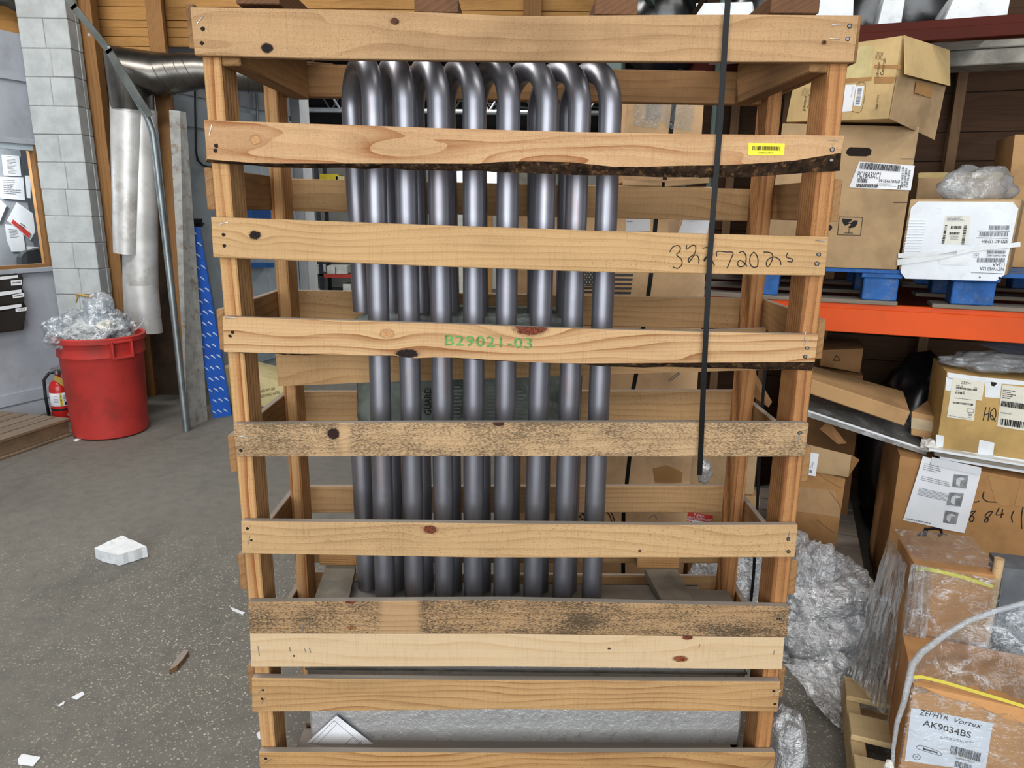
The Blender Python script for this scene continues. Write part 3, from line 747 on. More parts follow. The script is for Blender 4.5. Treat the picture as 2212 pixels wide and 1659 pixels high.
# the window
wf = wbox('window_1', sw1-.034, sw1, zs-.02, zt+.01, -.08, .012, M_stud, kind='structure')
wbox('frame_rail', s0, sw1-.034, zt-.03, zt+.01, -.06, .008, M_doorgrey, wf)
wbox('frame_rail', s0, sw1-.034, zs-.02, zs+.004, -.06, .008, M_stud, wf)
gq = G('window_glass'); gt = gq.n('ShaderNodeBsdfTransparent', {0: (.93, .95, .95, 1)}).outputs[0]; gg = gq.n('ShaderNodeBsdfGlossy', {0: (1, 1, 1, 1), 'Roughness': .03}).outputs[0]
gq.set(gq.out.inputs[0], gq.n('ShaderNodeMixShader', {0: gq.m('MULTIPLY', gq.n('ShaderNodeFresnel', {'IOR': 1.45}).outputs[0], .9), 1: gt, 2: gg}).outputs[0])
wbox('pane', s0, sw1-.034, zs, zt-.03, -.045, -.040, gq.mat, wf)
# office behind the glass
M_office = plain('office_wall', (150, 154, 160), .8, var=.06)
ob = wbox('wall_office', s0, s1, 0.0, zt+.1, -.50, -.46, M_office, kind='structure')
area('office_lamp', tuple(wp+wd*-.45-wn*.25+Vector((0, 0, 2.12))), tuple(wp+wd*-.3-wn*.5+Vector((0, 0, 1.4))), .22, .22, 36)
M_pchair = plain('dark_chair_back', (40, 42, 44), .6)
oc = thing('office_chair', 'dark office chair back seen low through the window', 'chair', tuple(on_pl(66, 560, wp-wn*.3, wn)))
def ow(px, py, off=-.3): return on_pl(px, py, wp+wn*off, wn)
MB().prism([ow(x, y) for x, y in [(46,585),(46,556),(52,546),(62,541),(74,540),(82,536),(90,548),(92,585)]], -wn*.06).build('backrest', M_pchair, oc)
MB().tube([ow(68, 584, -.33), Vector((ow(68, 584, -.33).x, ow(68, 584, -.33).y, 0))], .03, 10).build('stem', M_pchair, oc)
def paper(pts, off, label, extra=None):
    q = [on_pl(x, y, wp+wn*off, wn) for x, y in pts]
    o = decal('paper_notice', q, M_white, None, e=.0003, label=label, cat='paper', group='notices taped inside the window')
    return o, q
M_redp = plain('red_print', (214, 62, 50), .6)
M_greyp = plain('grey_print', (120, 124, 130), .7)
o, q = paper([(3,334),(41,337),(46,381),(8,379)], -.450, 'upper printed notice with dark heading taped inside the office window')
rows('print', sub(q, .3, .05, .72, .10), 1, M_print, o, 3); rows('print', sub(q, .25, .16, .8, .9), 11, M_greyp, o, 4)
o, q = paper([(-3,382),(50,383),(54,433),(1,428)], -.451, 'square printed notice taped below the headed one in the window')
rows('print', sub(q, .15, .1, .85, .8), 8, M_greyp, o, 5)
o, q = paper([(36,437),(71,461),(76,500),(66,519),(15,476)], -.452, 'tilted notice with a red stripe taped inside the window')
decal('red_stripe', [on_pl(x, y, wp+wn*-.449, wn) for x, y in [(28,474),(66,504),(62,514),(24,481)]], M_redp, o)
rows('print', [on_pl(x, y, wp+wn*-.449, wn) for x, y in [(44,480),(62,492),(58,500),(42,488)]], 2, M_print, o, 6)
o, q = paper([(10,484),(47,489),(56,543),(25,544),(15,520)], -.456, 'plain curled sheet hanging under the red striped notice')
rows('print', sub(q, .15, .15, .75, .5), 6, M_greyp, o, 7)
o, q = paper([(-20,428),(2,433),(14,444),(0,478),(-20,478)], -.450, 'notice cut off by the photo edge in the window')
o, q = paper([(54,379),(66,380),(66,428),(58,427)], -.453, 'narrow white strip beside the wooden window jamb')
o, q = paper([(56,532),(83,534),(82,552),(60,550)], -.460, 'small white card low in the window above the chair')
# wall pockets
M_pocket = plain('smoked_plastic', (48, 44, 40), .3, var=.2, spec=.6)
for i, (pts, lab, lq, lq2, s_) in enumerate([
    ([(-40,596),(45,591),(50,600),(48,624),(-40,634)], 'topmost black wall file pocket with two paper tags', [(23,606),(47,604),(47,615),(24,617)], [(-10,599),(39,594),(38,600),(-10,606)], 'ASAP'),
    ([(-40,632),(48,625),(53,632),(51,666),(-40,680)], 'middle black wall file pocket with a printed tag', [(27,637),(52,632),(52,641),(28,645)], [(-10,632),(46,625),(46,632),(-10,641)], 'PARTS'),
    ([(-40,664),(51,653),(58,663),(50,713),(-40,724)], 'lowest black wall file pocket tagged CPU', [(33,667),(58,663),(57,671),(34,674)], [(-10,664),(46,656),(46,663),(-10,672)], 'CPU')]):
    q = [LW(x, y, .10) for x, y in pts]
    t = thing('file_pocket', lab, 'file holder', tuple(LW(0, 640, .05)), 'black file pockets on the grey wall')
    MB().prism(q, -wn*.008).build('front_panel', M_pocket, t)
    MB().prism([q[1], q[2], q[3], q[3]-wn*.09, q[2]-wn*.09, q[1]-wn*.09], wd*-.006).build('side_panel', M_pocket, t)
    MB().prism([q[4], q[3], q[3]-wn*.09, q[4]-wn*.09], Vector((0, 0, .005))).build('pocket_bottom', M_pocket, t)
    a = [LW(x, y, .1015) for x, y in lq]; tg = decal('tag', a, M_white, t)
    (text('tag_text', s_, sub(a, .25, .25, .8, .8), M_print, tg) if s_ == 'CPU' else rows('tag_print', sub(a, .12, .25, .9, .75), 1, M_print, tg, i+3, h=.5, ragged=.05))
    a = [LW(x, y, .103) for x, y in lq2]; decal('tag', a, M_white, t)

# ---------------------------------------------------------------- block pillar
YPI = 5.5
px0, px1 = at(112, 580, YPI).x, (at(207, 580, YPI).x+at(182, 291, YPI).x)/2
pil = MB().abox(px0+.006, px1-.006, YPI+.006, YPI+.155, 0, 3.4).build('wall_pier', M_mortar, kind='structure')
zr = [3.25, 3.04]+[at(158, y, YPI).z for y in (40,105,167,230,291,351,409.5,467,524,581,636,692,747)]
zr += [zr[-1]-.205*k for k in range(1, 4)]
R = random.Random(4)
for i in range(len(zr)-1):
    za, zb = zr[i], max(0, zr[i+1])
    if za-zb < .03: continue
    cuts = [0, .5, 1] if i % 2 == 0 else ([0, 1] if i % 4 == 1 else [0, .57, 1])
    for a, b_ in zip(cuts, cuts[1:]):
        xa, xb = px0+(px1-px0)*a, px0+(px1-px0)*b_; j = R.uniform(-.003, .003)
        MB().abox(xa+.0015, xb-.0015, YPI+j, YPI+.10, zb+.002, za-.002, ch=.004).build('block', M_block, pil)
    MB().abox(px1-.19, px1+R.uniform(-.002, .003), YPI+.105, YPI+.15, zb+.002, za-.002, ch=.003).build('block', M_block, pil)
M_foam = plain('expanding_foam', (196, 160, 96), .9, var=.3, vs=40, bump=.8, bscale=80)
fm = MB(); pts = [at(x, y, YPI-.004) for x, y in [(163,636),(176,637),(190,640),(204,641),(222,639)]]
fm.tube(pts, [.006, .010, .009, .011, .006], 8); fm.tube([at(167,640,YPI-.006), at(165,648,YPI-.006), at(164,655,YPI-.004)], [.006, .005, .002], 6)
fm.build('foam_bead', M_foam, pil, smooth=True)

# ---------------------------------------------------------------- plank header wall and studs behind the pillar
YW = 5.95
xa, xm, xe = at(205, 60, YW).x, at(357, 60, YW).x, 1.15
zl = [at(270, y, YW).z for y in (14,43,59,79,100,116)]
wb = MB().abox(xa-.6, xe, YW+.025, YW+.06, zl[4]+.02, 4.6).build('wall_back', M_darkply, kind='structure')
zz = zl[0]
for k in range(5):
    zl.insert(0, zz+.19*(k+1))
R = random.Random(8)
for i in range(len(zl)-1):
    za, zb = zl[i], zl[i+1]
    x_end = xm if i == len(zl)-2 else xe
    xs = [xa]+([] if i == len(zl)-2 else [xa+R.uniform(1.2, 2.6)])+[x_end]
    for u, w in zip(xs, xs[1:]):
        j = R.uniform(-.004, .004)
        board('plank', (u, YW+.012+j, (za+zb)/2), (w-.003, YW+.012+j, (za+zb)/2), (0, 0, 1), za-zb-.004, .025, M_sheath, wb)
for (xl, xr, dy) in ((at(313,20,5.80).x, at(338,20,5.80).x, .13), (at(1131,20,5.84).x, at(1170,20,5.84).x, .09)):
    Y0 = YW-dy-.003
    board('stud', ((xl+xr)/2, Y0+dy/2, 0 if xl < -2.5 else zl[-3]), ((xl+xr)/2, Y0+dy/2, 4.4), (0, 1, 0), dy, xr-xl, M_stud, wb)
sx_, sy_ = at(203, 330, 5.68).x, at(232, 330, 5.68).x
board('stud', ((sx_+sy_)/2, 5.73, 0), ((sx_+sy_)/2, 5.73, 4.4), (0, 1, 0), .09, sy_-sx_, M_stud, wb)
xd0, xd1 = at(214, 400, 6.02).x, at(372, 400, 6.02).x
MB().abox(xd0-.2, xd1, 6.02, 6.05, 0, zl[-1]).build('backing_panel', M_darkply, wb)
MB().abox(at(262,500,6.0).x, at(300,500,6.0).x, 5.98, 6.018, 0, zl[-1]).build('stud', M_stud, wb)
# brown stud and leaning grey painted board by the opening
for (pt, pb, w, t, m, nm, lab) in (((352,208),(388,924),.115,.04,M_stud,'timber_post','brown timber post behind the leaning grey pipe'),):
    t_, b_ = at(pt[0], pt[1], 5.62), on_z(pb[0]+5, pb[1]-12, 0)
    b_ = Vector((t_.x+.02, 5.62, 0))
    board(nm, b_, t_+Vector((0, 0, .9)), (1, 0, 0), w, t, m, None, label=lab, cat='post')
M_paintboard = plain('flaked_grey_paint', (168, 168, 164), .7, var=.15, vs=12, stain=((120, 96, 70), .7, 14), bump=.3)
q = [at(365,237,5.45), at(389,240,5.45), on_z(437,912,0), on_z(404,926,0)]
MB().prism(q, Vector((.02, .05, 0))).build('leaning_board', M_paintboard, None, label='long grey painted board leaning beside the brown timber post', cat='board')
# spiral duct: horizontal run, elbow and a dull zinc drop into the bin corner
YD = 5.42
du = thing('ventilation_duct', 'curving dark metal duct with a pale zinc drop above the red bin', 'duct', tuple(at(300, 715, YD)))
c0, c1 = at(720,174,YD+.25), at(430,154,YD)
path = [c0, c0.lerp(c1, .5), c1, at(385,158,YD), at(345,161,YD), at(279,150,YD), at(287,240,YD)]
b = MB().tube(path, [.116, .117, .118, .130, .146, .205, .140], 32)
b.build('elbow', M_galv, du, smooth=32)
for f in (.15, .4, .65, .9):
    p = c0.lerp(c1, f); d = (c1-c0).normalized(); MB().tube([p-d*.004, p+d*.004], .1285, 28).build('seam_ring', M_galv, du, smooth=50)
for (x, y, r) in ((418,155,.1225),(398,157,.1275),(376,159,.1345),(354,161,.1435)):
    p = at(x, y, YD); d = (at(x+10, y-1, YD)-p+Vector((0, 0, .012))).normalized(); MB().tube([p-d*.003, p+d*.003], r+.002, 28).build('seam_ring', M_galv, du, smooth=50)
def half(px_l, px_r, y0, y1, px_l2, px_r2, Y, bulge, name, jag=0):
    """curved zinc sheet wrapped round the drop pipe"""
    a0, a1, b0, b1 = at(px_l, y0, Y), at(px_r, y0, Y), at(px_l2, y1-jag, Y), at(px_r2, y1+jag, Y)
    def fn(s, t):
        th = math.pi*(s*1.15-.075); p = (a0*(1-t)+b0*t)*(.5+.5*math.cos(th))+(a1*(1-t)+b1*t)*(.5-.5*math.cos(th))
        return p+Vector((0, -bulge*math.sin(th), 0))
    return MB().grid(fn, 24, 6).build(name, M_galvlight, du, smooth=True)
half(240, 318, 200, 547, 249, 308, YD-.01, .115, 'outer_sleeve', 4)
half(262, 338, 240, 622, 268, 340, YD+.03, .105, 'drop_pipe')
half(268, 340, 615, 692, 272, 346, YD+.03, .112, 'drop_pipe', 1)
half(283, 346, 688, 716, 287, 350, YD+.03, .108, 'drop_pipe', 3)
# angle-iron strut and bent pipe in front of the duct
an = MB(); pts = [at(112,-50,5.0), at(160,15,5.0), at(236,110,5.0), at(322,248,5.0)]
for a, b_ in zip(pts, pts[1:]):
    d = (b_-a).normalized(); w = Vector((0, -1, 0)).cross(d).normalized()
    an.box((a+b_)/2, d*((b_-a).length/2+.01), w*.022, Vector((0, .004, 0)))
    an.box((a+b_)/2-w*.02+Vector((0, .018, 0)), d*((b_-a).length/2+.01), w*.003, Vector((0, .02, 0)))
an.build('angle_strut', M_iron, None, label='grey angle iron strut running diagonally down across the duct', cat='strut')
bolt = bpy.data.objects['angle_strut']
for (x, y) in ((192,75),(235,102)): MB().tube([at(x, y, 4.99), at(x, y, 4.97)], .009, 8).build('bolt', M_nail, bolt)
gp = on_z(403, 931, 0)
pp_ = [at(232,105,5.08), at(262,158,5.08), at(295,213,5.08), at(318,252,5.08), at(330,286,5.08), at(336,330,5.08), at(350,450,5.07), at(372,640,5.06)]
gp = Vector(gp); pp_ += [pp_[-1].lerp(gp, .5), gp+Vector((0, 0, .0))]
MB().tube(pp_, .0235, 14).build('bent_pipe', M_conduit, None, smooth=60, label='bent galvanised pipe standing on the floor in front of the brown post', cat='pipe')

# ---------------------------------------------------------------- red bin with bag
M_red = plain('red_bin_plastic', (190, 58, 52), .55, var=.12, vs=5, stain=((140, 60, 54), .5, 5), bump=.1, spec=.35)
bc = Vector((-.587*4.98, 4.98, 0))
zr_ = at(245, 735, 4.70).z
tb = thing('trash_bin', 'tall round red plastic bin overflowing with a clear bag', 'bin', tuple(bc))
r0, r1 = .243, .272
b = MB().lathe([(r0-.02, 0), (r0, .012), (r0+.004, .05), (r1-.006, zr_*.80), (r1-.004, zr_*.805), (r1+.006, zr_*.81), (r1+.006, zr_*.825), (r1+.001, zr_-.05), (r1+.004, zr_-.045), (r1+.020, zr_-.04), (r1+.022, zr_-.008), (r1+.012, zr_), (r1-.004, zr_-.004), (r1-.008, zr_*.8), (r0-.02, .03)], bc, 56)
b.build('body', M_red, tb, smooth=35)
for (px, an_) in ((292, .0), (-1, 2.4)):
    if px > 0: d = (at(292, 770, 4.72)-bc); d.z = 0; d.normalize()
    else: d = Vector((-.9, .4, 0)).normalized()
    t_ = Vector((-d.y, d.x, 0)); p = bc+d*(r1+.012)+Vector((0, 0, zr_-.085))
    h = MB(); h.box(p+Vector((0, 0, .055)), t_*.072, d*.022, Vector((0, 0, .008)), 0, .004); h.box(p-Vector((0, 0, .055)), t_*.062, d*.022, Vector((0, 0, .008)), 0, .004)
    for s in (-1, 1): h.box(p+t_*s*.066, t_*.006, d*.022, Vector((0, 0, .06)), 0, .003)
    h.build('handle', M_red, tb)
M_film = film('clear_bag_film', base=.14, streak=.95, scale=20, gloss=.4, thr=(.45, .65))
def blob(c, rx, ry, rz, seed, amp=.22, sub=4, flat=None, freq=2.2, crease=.06):
    bm = bmesh.new(); bmesh.ops.create_icosphere(bm, subdivisions=sub, radius=1); vs = []; 
    for v in bm.verts:
        p = v.co.copy(); q = p*freq+Vector((seed*7.1, seed*3.3, seed))
        k = 1+amp*noise.noise(q)+crease*(1-abs(noise.noise(q*3.1))*2)+crease*.6*(1-abs(noise.noise(q*7.3))*2)
        w = Vector((c[0]+p.x*rx*k, c[1]+p.y*ry*k, c[2]+p.z*rz*k))
        if flat is not None: w.z = max(w.z, flat+.002*noise.noise(q*4)+.003)
        vs.append(w)
    fs = [tuple(v.index for v in f.verts) for f in bm.faces]; bm.free()
    return vs, fs
zt_ = zr_
pc = at(205, 705, 4.9)
b = MB(); vs, fs = blob((bc.x-.06, bc.y-.02, zr_+.015), .25, .23, .135, 3, .34, 5, crease=.09); b.add(vs, fs)
vs, fs = blob((bc.x+.02, bc.y-.0, zr_+.14), .085, .09, .13, 5, .4, 4, crease=.12); b.add(vs, fs)
vs, fs = blob((bc.x-.23, bc.y-.04, zr_+.03), .10, .11, .085, 9, .4, 4, crease=.12); b.add(vs, fs)
vs, fs = blob((bc.x+.09, bc.y+.02, zr_+.07), .10, .10, .09, 12, .4, 4, crease=.12); b.add(vs, fs)
bag = b.build('trash_bag', M_film, None, smooth=True, label='clear crumpled plastic bag bulging out of the red bin', cat='bag')
M_lite = plain('crumpled_white', (226, 224, 216), .8, var=.1, vs=10)
R = random.Random(2)
b = MB()
for k in range(26):
    p = bc+Vector((R.uniform(-.25, .15), R.uniform(-.19, .1), zr_+R.uniform(-.03, .08))); vs, fs = blob(p, .055, .05, .035, k+20, .6, 3, crease=.1); b.add(vs, fs)
b.build('crumpled_contents', M_lite, bag, kind='stuff')
MB().tube([bc+Vector((.20, -.08, zr_-.0)), bc+Vector((.26, -.02, zr_+.02)), bc+Vector((.30, .0, zr_+.06)), bc+Vector((.31, .03, zr_+.1)), bc+Vector((.26, .08, zr_+.10)), bc+Vector((.2, .1, zr_+.03))], .0035, 6).build('bag_cord', M_film, bag)
# ---------------------------------------------------------------- fire extinguisher
ec = on_z(139, 913, 0); ec = Vector((ec.x*1.012, ec.y*1.012, 0))
fe = thing('fire_extinguisher', 'red fire extinguisher with yellow tag standing left of the red bin', 'fire extinguisher', tuple(ec))
M_fe = plain('extinguisher_red', (196, 34, 26), .3, var=.06, spec=.6)
ez = at(132, 822, ec.y-.06).z
MB().lathe([(.06, 0), (.068, .012), (.070, .03), (.070, ez-.085), (.066, ez-.05), (.05, ez-.02), (.028, ez-.006), (.022, ez+.01), (.022, ez+.03)], ec, 32).build('cylinder', M_fe, fe, smooth=35)
MB().lathe([(.0705, ez-.20), (.0712, ez-.199), (.0712, ez-.10), (.0705, ez-.099)], ec, 32, cap=False).build('label', M_white, fe, smooth=35)
d = Vector((-ec.x, -ec.y, 0)).normalized(); t_ = Vector((-d.y, d.x, 0))
def cyl(a, z, r=.0718): return ec+d*r*math.cos(a)+t_*r*math.sin(a)+Vector((0, 0, z))
M_yel2 = plain('label_yellow', (224, 200, 60), .6)
MB().grid(lambda s, t: cyl(-.12+.24*s, ez-.198+.097*t), 4, 1).build('label_stripe', M_yel2, fe)
for k, ch_ in enumerate('ABC'):
    z = ez-.125-k*.03; text('label_letter', ch_, [cyl(-.06, z+.01, .0722), cyl(.06, z+.01, .0722), cyl(.06, z-.01, .0722), cyl(-.06, z-.01, .0722)], M_print, fe)
for k in range(5):
    z = ez-.118-k*.012; b = MB(); b.grid(lambda s, t: cyl(.22+.5*s, z-.005*t, .0722), 4, 1); b.grid(lambda s, t: cyl(-.75+.5*s, z-.003*t, .0722), 4, 1); b.build('label_print', M_greyp, fe)
for k in range(2): MB().grid(lambda s, t: cyl(.3+k*.3+.18*s, ez-.172-.022*t, .0722), 3, 1).build('label_symbol', M_print, fe)
dm = [cyl(.30, ez-.27, .0714), cyl(.55, ez-.255, .0714), cyl(.85, ez-.27, .0714), cyl(.55, ez-.285, .0714)]
b = MB(); b.add(dm, [(0, 1, 2, 3)]); b.build('label_diamond', M_white, fe)
vb = MB(); vb.lathe([(.02, ez+.03), (.026, ez+.035), (.026, ez+.06), (.015, ez+.065)], ec, 14)
vb.box(ec+t_*.03+Vector((0, 0, ez+.075)), t_*.07, d*.011, Vector((0, 0, .006)), 0, .002); vb.box(ec+t_*.035+Vector((0, 0, ez+.10)), (t_*.075+Vector((0, 0, .018))), d*.011, Vector((0, 0, .005)), 0, .002)
vb.build('valve_handle', M_nail, fe)
MB().tube([ec+Vector((0, 0, ez+.05)), ec-t_*.05+Vector((0, 0, ez+.05)), ec-t_*.09+Vector((0, 0, ez+.0)), ec-t_*.095+Vector((0, 0, ez-.12)), ec-t_*.09+Vector((0, 0, ez-.3))], .011, 10).build('hose', M_cable, fe, smooth=True)
M_tag = plain('kraft_tag', (176, 146, 70), .8)
MB().prism([ec+d*.05-t_*.02+Vector((0, 0, ez+.04)), ec+d*.08+t_*.075+Vector((0, 0, ez-.02)), ec+d*.085+t_*.055+Vector((0, 0, ez-.075)), ec+d*.055-t_*.025+Vector((0, 0, ez+.0))], d*.001).build('tag', M_tag, fe, label='hanging yellow inspection tag')
MB().lathe([(.071, ez-.235), (.0725, ez-.232), (.0725, ez-.222), (.071, ez-.219)], ec, 32, cap=False).build('band', M_cable, fe)
# ---------------------------------------------------------------- low pallet against the wall
M_pal = wood('pallet_wood', (152, 128, 98), (104, 82, 58), ring=26, contrast=.5, specks=.5, smear=.5, dust=.3)
pt = thing('wooden_pallet', 'low worn wooden pallet lying against the grey wall', 'pallet', (-3.6, 4.6, 0))
fr, fl, br = on_z(152,903,.13), on_z(0,952,.13), on_z(88,889,.13)
u = (fl-fr); u.z = 0; L_ = 1.05; u.normalize(); v = Vector((u.y, -u.x, 0)); 
if v.dot(Vector((-1, .3, 0))) < 0: v = -v
W_ = .62
for i in range(5):
    o = fr+v*(W_*(i+.5)/5); board('deck_board', o+Vector((0, 0, -.009)), o+u*L_+Vector((0, 0, -.009)), v, W_/5-.014, .018, M_pal, pt)
for s in (.0, .5, 1.0):
    o = fr+v*(.045+(W_-.09)*s); board('stringer', o+Vector((0, 0, -.066)), o+u*L_+Vector((0, 0, -.066)), (0, 0, 1), .092, .04, M_pal, pt)
for s in (.05, .5, .95):
    o = fr+u*(L_*s); board('bottom_board', o+Vector((0, 0, -.121)), o+v*W_+Vector((0, 0, -.121)), u, .09, .016, M_pal, pt)
board('bottom_board', fr+v*.045-Vector((0, 0, .121)), fr+v*.045+u*L_-Vector((0, 0, .121)), v, .09, .015, M_pal, pt)
# ---------------------------------------------------------------- litter on the floor
M_sty = plain('white_foam', (232, 236, 238), .8, var=.05, vs=14, stain=((190, 192, 192), .5, 18), bump=.3)
q = [on_z(x, y, .055) for x, y in [(203,1184),(263,1156),(317,1180),(254,1200)]]
R = random.Random(5); e = []
for a, b_ in zip(q, q[1:]+q[:1]):
    for k in range(6): e.append(a.lerp(b_, k/6)+Vector((R.uniform(-.004, .004), R.uniform(-.004, .004), 0)))
MB().prism(e, (0, 0, -.053)).build('foam_block', M_sty, None, label='white foam packing slab on the floor left of the crate', cat='foam block')
M_splint = wood('splinter_wood', (168, 126, 82), (116, 78, 46), ring=40, contrast=.6)
P = [on_z(x, y, .006) for x, y in [(366,1454),(375,1438),(390,1417),(400,1408),(408,1412),(398,1427),(383,1444)]]
MB().prism([p+Vector((0, 0, .012)) for p in P], (0, 0, -.016)).build('wood_splinter', M_splint, None, label='pointed brown wood splinter lying on the floor', cat='splinter')
for pts, lab in (([(47,1628),(88,1635),(72,1654),(40,1650),(38,1640)], 'torn white paper scrap nearest the bottom left corner'), ([(154,1506),(178,1493),(183,1499),(166,1511)], 'folded pale paper scrap on the floor below the foam slab'), ([(125,1523),(140,1514),(138,1520),(128,1525)], 'smallest white paper scrap on the speckled floor'), ([(498,1311),(530,1323),(524,1327),(502,1318)], 'thin grey paper strip on the floor beside the crate'), ([(554,1584),(562,1578),(567,1596),(558,1596)], 'white tag scrap at the foot of the crate post'), ([(158,950),(180,943),(181,946),(163,954)], 'white plastic stick on the floor beside the red bin')):
    q = [on_z(x, y, .004) for x, y in pts]
    MB().prism(q, (0, 0, -.0025)).build('paper_scrap', M_white, None, label=lab, cat='paper scrap')
P = on_z(171, 936, .01); vs, fs = blob(P, .03, .02, .012, 77, .5, 2, flat=0.0)
MB().add(vs, fs).build('wrapper_scrap', M_yellow, None, label='crumpled yellow wrapper on the floor beside the red bin', cat='wrapper')
# ---------------------------------------------------------------- corridor: grey panelled wall, blue carton, far shelves
AC = math.radians(72)
cd_ = Vector((math.cos(AC), math.sin(AC), 0)); cn = Vector((math.sin(AC), -math.cos(AC), 0)); cp0 = at(368, 500, 6.0); cp0.z = 0
def CW(px, py, off=0.0): return on_pl(px, py, cp0+cn*off, cn)
ce = (CW(640, 500)-cp0).dot(cd_)
def cbox(name, sa, sb, za, zb, t0, t1, mat, parent=None, ch=0, **k):
    c = cp0+cd_*((sa+sb)/2)+cn*((t0+t1)/2)+Vector((0, 0, (za+zb)/2))
    return MB().box(c, cd_*((sb-sa)/2), -cn*((t1-t0)/2), Vector((0, 0, (zb-za)/2)), 0, ch).build(name, mat, parent, M=frame(c, cd_, -cn, (0, 0, 1)), **k)
wc = cbox('wall_corridor', 0, ce+.0, 0, 3.3, -.1, 0, M_doorgrey, kind='structure')
sp0 = 0
for px in (394, 404, 470, 478, 560, 592):
    s_ = (CW(px, 350)-cp0).dot(cd_)
    if s_-sp0 > .02:
        cbox('panel', sp0+.004, s_-.004, .1, 2.2, 0, .018, M_doorgrey, wc, .003); 
    sp0 = s_
cbox('panel', sp0+.004, ce-.02, .1, 2.2, 0, .018, M_doorgrey, wc, .003)
cbox('rail_trim', 0, ce, 2.25, 2.45, 0, .02, M_doorgrey, wc, .003)
cbox('rail_trim', 0, ce, 2.5, 2.9, 0, .012, M_wallgrey, wc, .003)
lp = CW(428, 481, .02)
lk = MB().box(lp, cd_*.05, -cn*.006, Vector((0, 0, .035)), 0, .004); lk.box(lp+cn*.02-Vector((0, 0, .01)), cd_*.03, -cn*.02, Vector((0, 0, .006)))
lk.build('latch', M_cable, wc)
for px in (511, 553):
    MB().tube([CW(px, 150, .03), CW(px+4, 300, .03)], .012, 8).build('conduit', M_conduit, wc)
cb = [CW(421,150,.05), CW(422,260,.05), CW(423,325,.05), CW(427,345,.05), CW(437,356,.05), CW(452,360,.05), CW(520,362,.05)]
MB().tube(cb, .009, 8).build('black_cable', M_cable, None, smooth=True, label='black cable running down the grey panel wall behind the crate post', cat='cable')
M_bluebin = plain('blue_plastic', (52, 104, 178), .5)
for (xa, xb, ya, yb, lab) in ((545,585,452,486,'upper blue bin seen between the left crate posts'), (540,592,568,578,'lower blue bin edge seen under the third slat')):
    a, b_ = CW(xa, yb, .12), CW(xb, ya, .12)
    q = [CW(xa, ya, .12), CW(xb, ya, .12), CW(xb, yb, .12), CW(xa, yb, .12)]
    MB().prism(q, -cn*.095).build('blue_bin', M_bluebin, None, label=lab, cat='bin')
# blue carton with white half-moon marks leaning on the wall
M_blue = plain('blue_carton', (34, 92, 190), .5, var=.06, stain=((30, 70, 150), .4, 5))
M_moon = plain('pale_mark', (206, 220, 242), .6)
bq = [at(389,489,5.52), at(430,491,5.52), on_z(500,897,0), on_z(461,904,0)]
bq[0] = bq[1]+(bq[3]-bq[2])
bl_ = MB().prism(bq, Vector((-.03, .10, 0))).build('blue_carton', M_blue, None, label='narrow bright blue carton with white half-moon marks leaning by the crate', cat='carton')
mq, mn = lift(bq, .0015); mm_ = MB()
for r in range(17):
    for c_ in range(3):
        s_, t__ = (c_+.25+.5*(r % 2))/3.2, (r+.5)/17
        if s_ > .93: continue
        w_, h_ = .13, .011; pts = []
        for k in range(7):
            a = math.pi*k/6; dx, dy = math.cos(a)*w_, -math.sin(a)*h_*1.5
            pts.append(bil(mq, min(.99, max(.01, s_+dx*.9)), t__+dy*.6+dx*.075))
        mm_.add(pts, [list(range(7))])
mm_.build('half_moon_marks', M_moon, bl_)
# low tan carton behind the crate's left posts
M_card = cardboard('kraft_carton', (192, 152, 106))
M_card_pale = cardboard('pale_carton', (206, 172, 128), scuff=.15)
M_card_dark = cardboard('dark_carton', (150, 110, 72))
M_cream = cardboard('cream_carton', (206, 190, 140), scuff=.1)
M_tape = plain('brown_tape', (176, 132, 82), .35, var=.1)
M_ctape = plain('clear_tape', (186, 148, 106), .25, var=.12, vs=12, spec=.6)
def carton(name, label, front, depth, mat, cat='box', group=None, bend=None, top=False, up=None, ch=.006):
    """box from its front face corners (TL, TR, BR, BL, real points) and depth away from the viewer"""
    TL, TR, BR, BL = front
    n = (BL-TL).cross(TR-TL).normalized()
    if n.dot(CAM-TL) < 0: n = -n
    t = thing(name, label, cat, tuple((BL+BR)/2-n*depth/2), group)
    q = [TL, TR, BR, BL]
    cc = sum(q, Vector())/4-n*depth/2
    bm = bmesh.new()
    vs = [bm.verts.new(p) for p in q]+[bm.verts.new(p-n*depth) for p in q]
    for f in ((0,1,2,3),(7,6,5,4),(0,4,5,1),(1,5,6,2),(2,6,7,3),(3,7,4,0)): bm.faces.new([vs[i] for i in f])
    bmesh.ops.recalc_face_normals(bm, faces=bm.faces)
    bmesh.ops.bevel(bm, geom=list(bm.edges), offset=ch, segments=2, affect='EDGES', profile=.6)
    bm.verts.index_update()
    V = [v.co.copy() for v in bm.verts]; Fs = [tuple(v.index for v in f.verts) for f in bm.faces]; bm.free()
    xa = (TR-TL).normalized(); z = n.cross(xa)*-1
    b = MB().add(V, Fs)
    o = b.build('carton_body', mat, t, M=frame(cc, xa, -n, xa.cross(-n)), smooth=40)
    return t, o, n
def fq(px4, q0, n): return [on_pl(x, y, q0, n) for x, y in px4]
